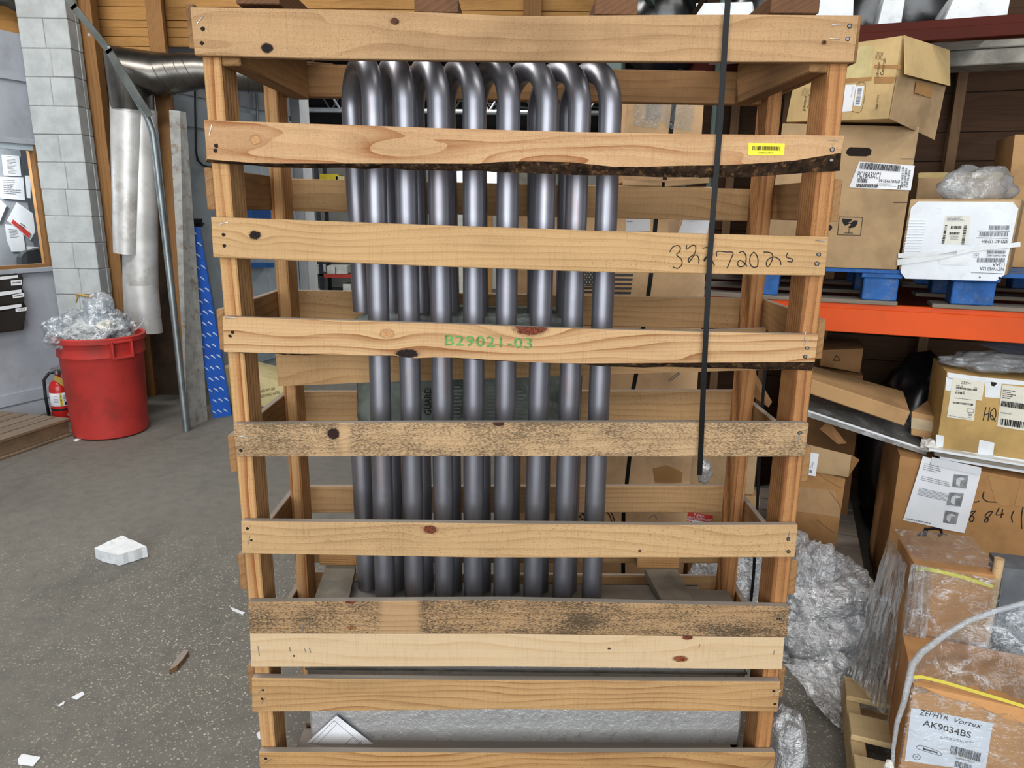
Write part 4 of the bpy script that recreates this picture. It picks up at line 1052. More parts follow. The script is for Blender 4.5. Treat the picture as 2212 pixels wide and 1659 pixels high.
# ================================================================ right side: pallet rack and its load
AR = math.radians(-21)
rd = Vector((math.cos(AR), math.sin(AR), 0)); rn = Vector((math.sin(AR), -math.cos(AR), 0)); rp = at(1780, 685, 2.9); rp.z = 0
def RP(px, py, off=0.0): return on_pl(px, py, rp+rn*off, rn)
def rq(pts, off=0.0): return [RP(x, y, off) for x, y in pts]
def rs(px, py, off=0.0): return (RP(px, py, off)-rp).dot(rd)
def rbox(name, sa, sb, za, zb, o0, o1, mat, parent=None, ch=0.0, **k):
    """box in rack axes: s along the rack, z up, o towards the camera"""
    c = rp+rd*((sa+sb)/2)+rn*((o0+o1)/2)+Vector((0, 0, (za+zb)/2))
    return MB().box(c, rd*((sb-sa)/2), -rn*((o1-o0)/2), Vector((0, 0, (zb-za)/2)), 0, ch).build(name, mat, parent, M=frame(c, rd, -rn, (0, 0, 1)), **k)
M_orange = plain('orange_rack_paint', (224, 82, 12), .5, var=.06, vs=3, spec=.25, stain=((190, 80, 30), .3, 6))
M_teal = plain('grey_green_rack_paint', (92, 108, 102), .5, var=.1)
M_orange_shade = plain('shaded_orange_rack_paint', (74, 22, 9), .7, var=.12, vs=3, spec=.2)  # rack orange darkened to red-brown, the beam's shade put into the colour
M_plyw = wood('rack_wall_board', (88, 60, 38), (56, 38, 24), ring=14, contrast=.5, specks=.3, dust=0, smear=.5)
M_studd = wood('dark_stud', (140, 108, 76), (96, 70, 46), ring=24, contrast=.5, specks=.3, dust=0)
M_blackfilm = plain('black_plastic_sheet', (16, 16, 17), .25, bump=.5, bscale=14, spec=.6)
z_t, z_b = RP(1990, 664).z, RP(1990, 728).z
s_l, s_r = rs(1345, 250, -.05), 2.2
rk = thing('pallet_rack', 'orange steel pallet rack along the right wall, shaded beams coloured darker', 'rack', tuple(rp))
rbox('beam', s_l, s_r, z_b, z_t-.02, -.05, 0, M_orange, rk, .002, label='orange lower beam')
rbox('beam_lip', s_l, s_r, z_t-.022, z_t, -.05, -.012, M_orange, rk, .002)
zu_t, zu_b = RP(2030, 40).z, RP(2030, 86).z
rbox('beam', s_l, s_r, zu_b, zu_t-.03, -.05, 0, M_orange_shade, rk, .002, label='upper beam, orange darkened to red-brown for shade')
rbox('beam_lip', s_l, s_r, zu_t-.032, zu_t, -.05, -.014, M_orange_shade, rk, .002)
rbox('beam', s_l, s_r, z_b, z_t, -1.0, -.95, M_orange_shade, rk); rbox('beam', s_l, s_r, zu_b+.09, zu_t+.09, -1.0, -.95, M_orange_shade, rk)
for o in (-.06, -1.0):
    rbox('upright', s_l-.07, s_l, 0, 3.6, o, o+.075, M_teal, rk, .003)
for z in (.5, 1.5, 2.6): rbox('cross_brace', s_l-.05, s_l-.02, z, z+.04, -.93, -.06, M_teal, rk)
MB().tube([RP(1567,-40,-.9), RP(1530,440,-.9)], .018, 8).build('diagonal_brace', M_teal, rk)
MB().tube([RP(1812,-30,-.3), RP(1838,22,-.3)], .014, 8).build('diagonal_brace', M_iron, rk)
# boarded wall behind the rack
wr = rbox('wall_right', rs(1480, 400, -1.2), 2.6, 0, 4.6, -1.30, -1.24, M_darkply, kind='structure')
zz = 4.5; R = random.Random(3)
sA, sB = rs(1480, 400, -1.2), 2.5
while zz > .1:
    h = R.choice((.14, .18, .19)); c = rp+rn*-1.23+Vector((0, 0, zz-h/2)); j = R.uniform(-.004, .004)
    board('plank', c+rd*sA+rn*j, c+rd*sB+rn*j, (0, 0, 1), h-.005, .024, M_plyw, wr); zz -= h
for px in (1589, 2062, 1700, 1830):
    s_ = rs(px, 260, -1.18); c = rp+rd*s_+rn*-1.17
    board('stud', c, c+Vector((0, 0, 4.5)), rn, .09, .045, M_studd, wr)
M_sill = plain('dirty_white_sill', (176, 172, 162), .85, var=.25, vs=9, bump=.4, stain=((110, 104, 94), .6, 8))
zs1, zs0 = RP(2100, 90, -.55).z, RP(2100, 141, -.55).z
rbox('trim_1', rs(1900, 110, -.55), 2.3, zs0, zs0+(zs1-zs0)*.66, -.72, -.55, M_sill, kind='structure', ch=.004)
rbox('trim_2', rs(1900, 110, -.55), 2.3, zs0+(zs1-zs0)*.68, zs1, -.72, -.54, M_sill, kind='structure', ch=.004)

# load on the upper shelf
for i, (pts, lab) in enumerate((([(1503,6),(1626,3),(1630,60),(1506,60)], 'white foam carton on the top shelf left of the strap'), ([(1698,-40),(1846,-45),(1843,60),(1690,60)], 'white panel carton on the top shelf above the crate corner'), ([(1918,-40),(1962,-42),(1948,40),(1896,44)], 'narrow white carton between dark areas on the top shelf'), ([(2075,-40),(2190,-45),(2180,12),(2040,20)], 'white carton on the top shelf at the far right'))):
    f = rq(pts, -.12); dz = zu_t-min(f[2].z, f[3].z)+.001
    f = [f[0], f[1], Vector((f[2].x, f[2].y, zu_t+.001)), Vector((f[3].x, f[3].y, zu_t+.001))]
    carton('shelf_carton', lab, f, .5, M_sty, group='white cartons on the top shelf')
for i, (px, w, lab) in enumerate(((1660, .09, 'black blob for the dark area beside the white panel carton'), (1885, .08, 'black blob for the dark area left of the narrow white carton'), (2015, .13, 'black blob for the dark area right of the narrow white carton'), (1440, .10, 'black blob for the dark area at the rack upright'))):
    c = RP(px, 20, -.88); vs, fs = blob((c.x, c.y, zu_t+.27), w*2.0, .13, .28, 40+i, .2, 3, flat=zu_t)  # black blobs put in for the dark areas and braces between the cartons
    MB().add(vs, fs).build('dark_area_blob', M_blackfilm, None, smooth=True, label=lab, cat='dark area')

# blue pallets on the orange beam
M_bluew = plain('blue_pallet_paint', (48, 104, 176), .75, var=.2, vs=12, bump=.6, bscale=90, stain=((120, 128, 132), .45, 16), dust=.3)
M_pgrey = wood('grey_pallet_board', (158, 146, 128), (116, 102, 84), ring=24, contrast=.4, specks=.4, dust=.3)
def blue_pallet(lab, s0_, s1_, bl, z0):
    t = thing('blue_pallet', lab, 'pallet', tuple(rp+rd*((s0_+s1_)/2)-rn*.45+Vector((0, 0, z0))), 'blue pallets on the rack')
    for o0, o1 in ((-.13, .0), (-.55, -.42), (-.98, -.85)):
        rbox('bottom_board', s0_, s1_, z0, z0+.016, o0, o1, M_pgrey, t, .002)
        for a, b_ in bl: rbox('block', a, b_, z0+.017, z0+.105, o0+.01, o1-.005, M_bluew, t, .004)
    for a, b_ in bl: rbox('stringer_board', a-.01, b_+.01, z0+.106, z0+.122, -.98, .0, M_bluew, t, .002)
    for k in range(6): rbox('deck_board', s0_, s1_, z0+.123, z0+.139, -.98+.166*k, -.98+.166*k+.14, M_bluew, t, .002)
    return z0+.139
z0 = z_t+.001
sb = [rs(x, 625) for x in (1637, 1681, 1864, 1940, 2058, 2152)]
zd = blue_pallet('blue pallet under the tall brown carton on the orange beam', sb[0]-.3, sb[3]+.005, [(sb[0], sb[1]), (sb[2], sb[3])], z0)
zd = blue_pallet('blue pallet under the white foam-fronted box at the right', sb[4]-.06, sb[4]+.9, [(sb[4], sb[5]), (sb[4]+.4, sb[4]+.52)], z0)
def rest(f, z):   # put the lower front edge of a box on the height z
    f[2] = Vector((f[2].x, f[2].y, z)); f[3] = Vector((f[3].x, f[3].y, z)); return f
# tall kraft carton with the big label
f = rest(rq([(1690,266),(1987,273),(1937,585),(1650,580)], .0), zd+.001)
M_kraft2 = cardboard('grey_kraft_carton', (184, 154, 116), scuff=.2)
t, bd, n = carton('tall_carton', 'tall brown carton with a white barcode label and broken glass symbol', f, .5, M_kraft2)
P1 = lambda x, y: on_pl(x, y, f[0], n)
hh = [P1(1830,323), P1(1836,318), P1(1876,319), P1(1883,324), P1(1881,334), P1(1872,338), P1(1834,337), P1(1827,331)]
MB().prism([p+n*.0006 for p in hh], n*-.0003).build('hand_hole', M_hole, bd)
lb = curled('shipping_label', [P1(1856,349), P1(1976,358), P1(1967,411), P1(1834,405)], M_white, bd, amp=.004)
Lq = [P1(1856,349), P1(1966,358), P1(1957,410), P1(1842,406)]
bars('barcode', sub(Lq, .03, .03, .82, .27), 60, M_print, lb, seed=2, e=.004)
text('label_text', 'PC18A3XC1', sub(Lq, .03, .36, .47, .60), M_print, lb, e=.004, bold=.004)
bars('barcode', sub(Lq, .05, .62, .24, .78), 16, M_print, lb, seed=3, e=.004)
text('label_text', 'W1E4678460', sub(Lq, .46, .61, .86, .74), M_print, lb, e=.004)
text('label_text', 'LT A/C PARTIAL COIL CO', sub(Lq, .44, .77, .70, .83), M_greyp, lb, e=.004)
text('label_text', 'External Filter Required', sub(Lq, .42, .85, .80, .90), M_greyp, lb, e=.004)
bars('barcode', sub(Lq, .05, .83, .46, .96), 30, M_print, lb, seed=4, e=.004)
text('label_text', 'A', sub(Lq, .93, .26, .98, .38), M_print, lb, e=.004); text('label_text', 'B', sub(Lq, .84, .82, .90, .98), M_print, lb, e=.004)
for k in range(3): bars('barcode', [P1(1949+7*k, 360+4*k), P1(1953+7*k, 360+4*k), P1(1950+5*k, 405), P1(1946+5*k, 405)], 20, M_greyp, lb, vertical=False, seed=7+k, e=.0055)
MB().prism([P1(1945,342.5)+n*.001, P1(1978,342.5)+n*.001, P1(1978,344)+n*.001, P1(1945,344)+n*.001], n*.0003).build('printed_line', M_print, bd)
MB().prism([P1(1930,436)+n*.001, P1(1960,436)+n*.001, P1(1960,438)+n*.001, P1(1930,438)+n*.001], n*.0003).build('printed_line', M_print, bd)
# fragile symbol
sy = MB(); e_ = n*.0011
def sp(pts): sy.add([P1(x, y)+e_ for x, y in pts], [list(range(len(pts)))])
C1 = lambda x, y: (1700+x/4.32, 300+y/4.32)
for a, b_ in (((488,728),(706,733)),((706,733),(686,900)),((686,900),(472,896)),((472,896),(488,728))):
    sy.ribbon([P1(*C1(*a))+e_, P1(*C1(*b_))+e_], .0022, n)
sp([C1(*p) for p in [(516,744),(608,748),(596,770),(570,782),(585,790),(545,812),(525,790),(516,765)]])
sp([C1(*p) for p in [(625,760),(662,762),(655,795),(630,825),(590,833),(565,825),(600,800),(580,790),(612,772)]])
sy.ribbon([P1(*C1(580,833))+e_, P1(*C1(577,878))+e_], .002, n); sy.ribbon([P1(*C1(537,878))+e_, P1(*C1(615,880))+e_], .0022, n)
sy.build('fragile_symbol', M_print, bd)
text('printed_letter', 'D', [P1(1772,484), P1(1799,484), P1(1797,500), P1(1770,500)], M_print, bd, bold=.03)
# upper carton tipped on top of it
M_jc = cardboard('light_kraft_carton', (208, 178, 126), scuff=.2)
def turned(pts, px, py, off, deg):
    a_ = math.radians(deg); p_ = RP(px, py, off); m_ = Vector((math.sin(a_), -math.cos(a_), 0))
    return [on_pl(x, y, p_, m_) for x, y in pts]
f = turned([(1727,110),(1949,76),(1919,257),(1697,264)], 1930, 200, .16, -52)
t2, bd, n = carton('tipped_carton', 'open tan carton with black logo print perched on the tall carton', f, .36, M_jc)
P2 = lambda x, y: on_pl(x, y, f[0], n)
Z5 = lambda x, y: (1780+x/5.12, y/5.12); Z4 = lambda x, y: (1400+x/3.95, y/3.95)
for (A, o) in ((lambda x, y: P2(*Z5(x, y)), (570, 645)), (lambda x, y: P2(*Z4(x, y)), (1315, 700))):
    k = 1.0 if o[0] == 570 else .77; ox, oy = (575, 600) if o[0] == 570 else (1318, 775)
    b = MB()
    for j in range(6):
        pts = []
        for q_ in range(9):
            a = q_/8; x = ox+k*(-10+a*22+j*14); y = oy+k*(52-a*88+math.sin(a*6.28+.4)*9+j*2)
            pts.append(A(x, y)+n*.0012)
        b.ribbon(pts, .0011*k, n)
    b.build('printed_logo', M_print, bd)
    if o[0] == 570:
        text('printed_name', 'Johnson', [A(572,862), A(592,690), A(632,690), A(610,862)], M_print, bd); text('printed_name', 'Controls', [A(622,832), A(655,635), A(690,650), A(660,832)], M_print, bd)
    else:
        text('printed_name', 'Johnson', [A(1316,950), A(1332,822), A(1362,822), A(1346,950)], M_print, bd); text('printed_name', 'Controls', [A(1356,925), A(1370,800), A(1396,805), A(1382,925)], M_print, bd)
lab_ = decal('cream_label', [P2(*Z5(*p)) for p in [(400,505),(555,510),(520,850),(180,885)]], cardboard('cream_sheet', (226, 208, 150), scuff=.05), bd)
w1 = decal('white_label', [P2(*Z5(*p)) for p in [(205,940),(355,935),(305,1228),(160,1240)]], M_white, bd)
text('label_text', 'Made in China', [P2(*Z5(*p)) for p in [(296,1075),(318,955),(328,958),(306,1075)]], M_print, w1)
w2 = decal('white_label', [P2(*Z5(*p)) for p in [(358,953),(446,953),(410,1175),(328,1168)]], M_white, bd)
bars('barcode', [P2(*Z5(*p)) for p in [(378,970),(424,970),(394,1158),(346,1158)]], 26, M_greyp, w2, vertical=False, seed=12)
strokes('label_outline', [[Z5(350,930), Z5(458,930), Z5(415,1228), Z5(310,1228)]], .0012, M_print, bd, P2)
text('printed_name', 'Made in China', [P2(*Z5(*p)) for p in [(570,1208),(588,1048),(610,1050),(592,1208)]], M_print, bd)
for q_ in ([(560,715),(850,720),(845,760),(560,760)], [(555,850),(790,850),(770,920),(555,925)], [(235,870),(530,850),(525,890),(230,920)]):
    decal('tape', [P2(*Z5(*p)) for p in q_], M_tape, bd, e=.0008)
# its open side flaps
sv = -n
def dp(px, py, k): # point on the depth side
    return P2(px, py)+sv*k
TRf, BRf = P2(1949, 77), P2(1919, 257)
mid = TRf.lerp(BRf, .47); ex = (P2(1949,77)-P2(1727,110)).normalized()
MB().prism([TRf+ex*.004, mid+ex*.030, mid+sv*.36+ex*.034, TRf+sv*.36+ex*.008], ex*.004).build('flap', M_jc, bd)
MB().prism([mid+ex*.004, BRf+ex*.003, BRf+sv*.34+ex*.02-Vector((0, 0, .05)), mid+sv*.36+ex*.018], ex*.004).build('flap', M_kraft2, bd)
fpt = lambda s_, k: (mid.lerp(BRf, s_))+sv*k+ex*.020
MB().prism([fpt(.05,.12), fpt(.32,.12), fpt(.36,.26), fpt(.05,.26)], ex*.0008).build('tape', M_tape, bd)
# foam-fronted box
M_foamw = plain('white_foam_front', (232, 238, 244), .75, var=.04, vs=8, stain=((196, 200, 200), .4, 9), bump=.12, bscale=30)
f = rest(turned([(1966,430),(2208,430),(2172,613),(1938,606)], 1950, 520, .0, -36), zd+.001)
t3, bd, n = carton('foam_box', 'white foam-ended box with upside-down labels and white tape on the blue pallet', f, .42, M_kraft2)
P3_ = lambda x, y: on_pl(x, y, f[0], n)
fo = [P3_(1971,435), P3_(2203,436), P3_(2167,607), P3_(1944,601)]
fi, _ = lift(fo, .004)
fr_ = MB(); 
bm_pts = []
def rr(q, r=.06):
    out = []
    for (s_, t_) in ((r,0),(1-r,0),(1,r*1.4),(1,1-r*1.4),(1-r,1),(r,1),(0,1-r*1.4),(0,r*1.4)): out.append(bil(q, s_, t_))
    return out
fp = MB().prism([p+n*.010 for p in rr(fo)], -n*.010).build('foam_front', M_foamw, bd)
Z1 = C1; E = .0104
def d3(pts): return [P3_(*Z1(*p)) for p in pts]
for (x, y) in ((1222,660), (1405,668), (1118,1240)):
    c = P3_(*Z1(x, y))+n*(E+.0005); b = MB(); pts = [c+(fo[1]-fo[0]).normalized()*math.cos(a)*.0095+(fo[0]-fo[3]).normalized()*math.sin(a)*.0095 for a in [k*.3927 for k in range(17)]]
    b.ribbon(pts, .0016, n); b.build('moulded_ring', M_sty, fp)
for k in range(12):
    y = 760+k*26; a, b_ = P3_(*Z1(1140-k*5, y))+n*(E+.001), P3_(*Z1(1300-k*4, y+2))+n*(E+.001)
    MB().tube([a, b_], .0012, 5).build('rib', M_foamw, fp)
slot = MB().prism([p+n*(E+.0008) for p in rr(d3([(1420,1105),(1705,1110),(1690,1180),(1415,1172)]), .12)], -n*.0004).build('hand_slot', M_sty, fp)
pl_ = decal('label', d3([(1482,715),(1718,712),(1690,985),(1440,980)]), cardboard('label_stock', (222, 222, 212), scuff=.05, dark=.94), fp, e=E)
bars('barcode', d3([(1478,805),(1500,805),(1470,978),(1446,978)]), 22, M_print, pl_, vertical=False, seed=5, e=E+.0015)
bars('barcode', d3([(1655,808),(1684,808),(1656,985),(1628,985)]), 22, M_print, pl_, vertical=False, seed=6, e=E+.0015)
bars('barcode', d3([(1535,812),(1632,812),(1630,840),(1530,840)]), 20, M_print, pl_, seed=7, e=E+.0015)
bars('barcode', d3([(1520,870),(1615,870),(1610,893),(1518,893)]), 16, M_print, pl_, seed=8, e=E+.0015)
rows('label_print', d3([(1500,725),(1690,722),(1685,770),(1495,772)]), 4, M_greyp, pl_, 9, e=E+.0015)
rows('label_print', d3([(1530,900),(1620,900),(1615,940),(1525,940)]), 4, M_greyp, pl_, 10, e=E+.0015)
for (x0, y0, x1, y1, s_) in ((1890,808,2078,848,9), (1802,870,2065,910,11), (1872,1040,2042,1070,12), (1780,1110,2036,1150,13)):
    bars('barcode', d3([(x0,y0),(x1,y0),(x1-5,y1),(x0-5,y1)]), 30, M_greyp, fp, seed=s_, e=E+.0012)
def flip(q): return [q[2], q[3], q[0], q[1]]
text('label_text', 'STD AC 12MBH', flip(d3([(1825,938),(2065,942),(2060,972),(1820,970)])), M_print, fp, e=E+.0012)
text('label_text', 'IVEE1234001U80Q', flip(d3([(1870,1074),(2045,1078),(2042,1098),(1868,1094)])), M_print, fp, e=E+.0012)
text('label_text', '112AA', flip(d3([(1925,1160),(2035,1160),(2030,1190),(1920,1190)])), M_print, fp, e=E+.0012)
text('label_text', 'NTYWST12A', flip(d3([(1805,1192),(2026,1198),(2022,1230),(1800,1225)])), M_print, fp, e=E+.0012)
for (a, b_) in (((1720,1246),(2015,1256)), ((1785,858),(2078,862)), ((1772,922),(2065,928))):
    MB().ribbon([P3_(*Z1(*a))+n*(E+.001), P3_(*Z1(*b_))+n*(E+.001)], .0015, n).build('printed_line', M_print, fp)
text('label_text', 'A', flip(d3([(1758,1080),(1780,1080),(1778,1098),(1756,1098)])), M_print, fp, e=E+.0012)
MB().ribbon([P3_(*Z1(x, y))+n*(E+.001) for x, y in [(1748,1072),(1792,1072),(1788,1104),(1745,1104),(1748,1072)]], .001, n).build('printed_line', M_print, fp)
sy = MB(); sy.add([P3_(*Z1(*p))+n*(E+.001) for p in [(1972,1290),(1985,1284),(1998,1290),(1998,1300),(1985,1308),(1972,1300)]], [list(range(6))]); sy.add([P3_(*Z1(*p))+n*(E+.001) for p in [(1800,1278),(1812,1290),(1790,1298)]], [list(range(3))]); sy.build('printed_mark', M_print, fp)
M_wtape = plain('white_tape', (226, 230, 232), .35, var=.06, vs=20, bump=.3, bscale=40)
for q_ in ([(1042,1068),(1250,1062),(1590,1030),(1590,1075),(1260,1110),(1042,1110)], [(1035,1125),(1400,1080),(1700,1020),(2180,960),(2180,1005),(1720,1050),(1420,1125),(1035,1180)]):
    MB().prism([P3_(*Z1(*p))+n*(E+.003) for p in q_], -n*.0008).build('white_tape', M_wtape, bd)
# tan carton and plastic bag behind it
f = rest(rq([(1985,372),(2192,370),(2190,470),(1975,470)], -.46), zd+.001)
t4, bd, n = carton('rear_carton', 'tan carton with yellow tape behind the foam-ended box', f, .3, M_kraft2)
P4 = lambda x, y: on_pl(x, y, f[0], n)
decal('yellow_tape', [P4(1984,374), P4(2190,372), P4(2190,385), P4(1983,384)], plain('yellowed_tape', (196, 164, 72), .3, var=.2), bd)
ww = decal('paper_label', [P4(2042,398), P4(2085,400), P4(2083,428), P4(2038,428)], M_white, bd); rows('label_print', [P4(2046,403), P4(2072,405), P4(2072,425), P4(2044,425)], 4, M_greyp, ww, 3)
c = RP(2108, 424, -.10); zt3 = RP(2100, 431, .01).z
M_film2 = film('bubble_bag_film', base=.22, streak=.6, scale=20, tint=(225, 225, 222))
vs, fs = blob((c.x, c.y, zt3+.035), .13, .08, .085, 13, .35, 4, flat=zt3)
MB().add(vs, fs).build('plastic_bag', M_film2, None, smooth=True, label='clear wrinkled plastic bag lying on top of the foam-ended box', cat='bag')
f = rest(rq([(2192,290),(2300,290),(2300,420),(2186,415)], -.42), zd+.001)
carton('rear_carton', 'tan carton cut by the right edge of the photo behind the foam-ended box', f, .3, M_card)
# ---------------------------------------------------------------- below the orange beam
def hexa(name, front, back, mat, parent=None, ch=.003, **k):
    ctr = sum(front+back, Vector())/8
    bm = bmesh.new(); vs = [bm.verts.new(p) for p in front+back]
    for f_ in ((0,1,2,3),(7,6,5,4),(0,4,5,1),(1,5,6,2),(2,6,7,3),(3,7,4,0)): bm.faces.new([vs[i] for i in f_])
    bmesh.ops.recalc_face_normals(bm, faces=bm.faces)
    if ch: bmesh.ops.bevel(bm, geom=list(bm.edges), offset=ch, segments=1, affect='EDGES')
    bm.verts.index_update(); V = [v.co.copy() for v in bm.verts]; F_ = [tuple(v.index for v in f_.verts) for f_ in bm.faces]; bm.free()
    return MB().add(V, F_).build(name, mat, parent, **k)
f = rq([(1776,756),(1866,752),(1858,806),(1770,790)], -.62)
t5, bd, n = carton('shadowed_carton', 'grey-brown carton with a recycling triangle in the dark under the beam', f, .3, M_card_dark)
P5 = lambda x, y: on_pl(x, y, f[0], n)
strokes('recycling_triangle', [[(1807,767),(1800,779)],[(1800,779),(1815,779)],[(1815,779),(1807,767)]], .003, M_print, bd, P5)
f2 = rq([(1700,806),(1866,806),(1860,900),(1700,900)], -.58); f2[2].z = f2[3].z = .001; f2[0].z = f2[1].z = min(f[2].z, f[3].z)-.004
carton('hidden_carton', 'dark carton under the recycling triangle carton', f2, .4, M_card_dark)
c = RP(1985, 835, -.72); vs, fs = blob((c.x, c.y, .45), .22, .2, .46, 31, .16, 4, flat=0.0, freq=1.6)
MB().add(vs, fs).build('black_plastic_heap', M_blackfilm, None, smooth=True, label='heap of shiny black plastic in the dark below the orange beam', cat='plastic heap')
# tan flat carton leaning on a grey tray
fr_, bk = rq([(1700,802),(1967,890),(1953,921),(1700,834)], .02), rq([(1700,775),(1952,845),(1950,860),(1700,795)], -.24)
bk[2] = bk[1]+(fr_[2]-fr_[1]); bk[3] = bk[0]+(fr_[3]-fr_[0])
flat = hexa('flat_carton', fr_, bk, M_card, None, .004, label='flat tan carton leaning in the dark above the grey metal tray', cat='box')
fr_, bk = rq([(1700,875),(2004,975),(2001,984),(1700,886)], .0), rq([(1700,835),(1958,905),(1955,912),(1700,843)], -.28)
M_tray = plain('grey_metal_tray', (150, 150, 146), .45, .4, var=.2, vs=10, stain=((205, 206, 206), .7, 16))
tr_ = hexa('metal_tray', fr_, bk, M_tray, None, .001, label='sloping grey metal tray with peeling patches', cat='tray')
a, b_ = RP(1700,873,.004), RP(2005,974,.004)
MB().tube([a, b_], .005, 8).build('rolled_edge', M_white, tr_)
fr_, bk = rq([(1969,889),(2034,903),(2025,952),(1967,940)], -.06), rq([(2015,855),(2060,865),(2060,910),(2010,900)], -.30)
wbx = hexa('taped_box', fr_, bk, M_card, None, .003, label='small tan box with a pale tape band left of the marked carton', cat='box')
decal('tape_band', rq([(1969,901),(2032,914),(2028,935),(1968,925)], -.058), cardboard('pale_tape_band', (204, 184, 150), scuff=.1), wbx)
# marked carton on flattened panels
M_old = cardboard('stained_carton', (190, 156, 98), scuff=.35)
f = rq([(2045,803),(2300,842),(2296,1040),(2022,968)], .06)
t6, bd, n = carton('marked_carton', 'stained carton marked HQ in pen with taped edges and address labels', f, .30, M_old)
P6 = lambda x, y: on_pl(x, y, f[0], n)
Z2 = lambda x, y: (1652+x/3.95, 640+y/3.95)
d6 = lambda pts: [P6(*Z2(*p)) for p in pts]
for q_ in ([(1556,648),(1860,690),(2212,722),(2400,750),(2400,790),(2212,760),(1880,735),(1560,700)], [(1548,690),(1610,700),(1585,810),(1540,800)], [(1880,725),(2020,745),(2005,870),(1878,860)], [(1462,1180),(1530,1190),(1520,1290),(1455,1285)], [(1832,1222),(1960,1250),(1945,1370),(1815,1345)], [(1462,1290),(2400,1420),(2400,1440),(1462,1310)]):
    MB().prism([p+n*.0014 for p in d6(q_)], -n*.0006).build('white_tape', M_wtape, bd)
M_lstock = cardboard('aged_label', (226, 222, 206), scuff=.08, dark=.93)
l1 = decal('label', d6([(1605,690),(1878,730),(1850,890),(1800,885),(1785,1062),(1553,1030)]) , M_lstock, bd, e=.0018)
text('label_text', 'ZEPH', d6([(1675,722),(1755,732),(1752,755),(1672,745)]), M_print, l1, e=.003)
text('label_text', 'PN: A', d6([(1635,755),(1690,760),(1688,775),(1633,770)]), M_print, l1, e=.003); text('label_text', '25', d6([(1785,772),(1812,776),(1810,788),(1783,784)]), M_print, l1, e=.003)
bars('barcode', d6([(1632,770),(1810,792),(1808,808),(1630,788)]), 30, M_print, l1, seed=4, e=.003)
text('label_text', 'QTY: 20', d6([(1630,798),(1705,806),(1703,818),(1628,810)]), M_print, l1, e=.003)
bars('barcode', d6([(1628,812),(1702,820),(1700,838),(1625,828)]), 14, M_print, l1, seed=5, e=.003)
bars('barcode', d6([(1605,897),(1778,915),(1775,932),(1603,912)]), 30, M_print, l1, seed=6, e=.003)
rows('label_print', d6([(1618,860),(1770,880),(1768,888),(1616,870)]), 1, M_print, l1, 3, e=.003, ragged=.1); rows('label_print', d6([(1570,1010),(1770,1045),(1768,1055),(1568,1022)]), 1, M_greyp, l1, 4, e=.003, ragged=.1)
strokes('label_symbol', [[Z2(1728,958), Z2(1780,964), Z2(1776,990), Z2(1726,984), Z2(1728,958)], [Z2(1735,1000), Z2(1765,1020)], [Z2(1765,1002), Z2(1738,1020)], [Z2(1730,1030), Z2(1758,1034)]], .0016, M_print, l1, P6, e=.003)
l2 = decal('label', d6([(2025,752),(2500,810),(2480,1190),(1980,1108)]), M_lstock, bd, e=.002)
rows('label_print', d6([(2035,790),(2150,805),(2135,885),(2022,870)]), 5, M_print, l2, 8, e=.0032)
bars('barcode', d6([(2020,890),(2400,940),(2395,995),(2012,935)]), 60, M_print, l2, seed=9, e=.0032)
for k in range(3): rows('pixel_code', d6([(2020,892+14*k),(2400,944+14*k),(2398,958+14*k),(2018,906+14*k)]), 2, M_print, l2, 20+k, e=.0034, ragged=.02)
bars('barcode', d6([(2015,1040),(2460,1110),(2455,1165),(2008,1095)]), 46, M_print, l2, seed=10, e=.0032)
rows('label_print', d6([(2010,985),(2130,1000),(2128,1012),(2008,998)]), 2, M_print, l2, 11, e=.0032)
strokes('handwritten_mark', [[Z2(1888,945), Z2(1862,1060)], [Z2(1918,945), Z2(1905,1062)], [Z2(1875,1010), Z2(1915,1000)], [Z2(1960,950), Z2(1928,985), Z2(1925,1030), Z2(1945,1055), Z2(1968,1030), Z2(1972,985), Z2(1962,950)], [Z2(1935,1010), Z2(1968,1070)]], .0030, M_ink, bd, P6, e=.0012, label='HQ handwritten in black marker')
sy = MB(); 
for q_ in ([(1928,728),(1980,736),(1976,750),(1955,768),(1932,762)],): sy.add([p+n*.0024 for p in d6(q_)], [list(range(5))])
sy.build('printed_mark', M_print, bd)
# plastic envelope on the marked carton
zt6 = max(p.z for p in f)
c = RP(2150, 775, -.10)
v1, f1 = blob((c.x-.02, c.y, RP(2135,795,-.06).z+.02), .17, .10, .035, 51, .4, 4)
MB().add(v1, f1).build('plastic_pouch', M_film2, None, smooth=True, label='crumpled clear plastic pouch on top of the marked carton', cat='pouch')
qq = [RP(2110,737,-.2), RP(2300,752,-.2), RP(2290,775,-.08), RP(2115,752,-.08)]
MB().grid(lambda s_, t_: bil(qq, s_, t_)+Vector((0, 0, .012*math.sin(5*s_+2*t_))), 12, 6).build('plastic_sheet', M_film2, None, smooth=True, label='greyish plastic sheet above the clear pouch', cat='sheet')
# flattened panels under it
for k, (y0, y1, m, lab) in enumerate(((969, 974, M_wtape, 'topmost thin white flattened panel under the marked carton'), (976, 984, M_greyboard, 'grey edge of a flattened panel in the pile under the marked carton'), (986, 992, M_wtape, 'lowest pale flattened panel in the pile under the marked carton'))):
    x0 = 2006+k*12
    fr_ = rq([(x0, y0), (2300, y0+(2300-x0)*.165), (2300, y1+(2300-x0)*.165), (x0, y1)], .10-.012*k); bk = [p-rn*.36 for p in fr_]
    hexa('flattened_panel', fr_, bk, m, None, .001, label=lab, cat='panel', group='flattened panels under the marked carton')
v1, f1 = blob(RP(2008, 962, .04), .03, .03, .022, 61, .6, 3); MB().add(v1, f1).build('white_glove', M_lite, None, label='crumpled white scrap beside the corner of the marked carton', cat='scrap')
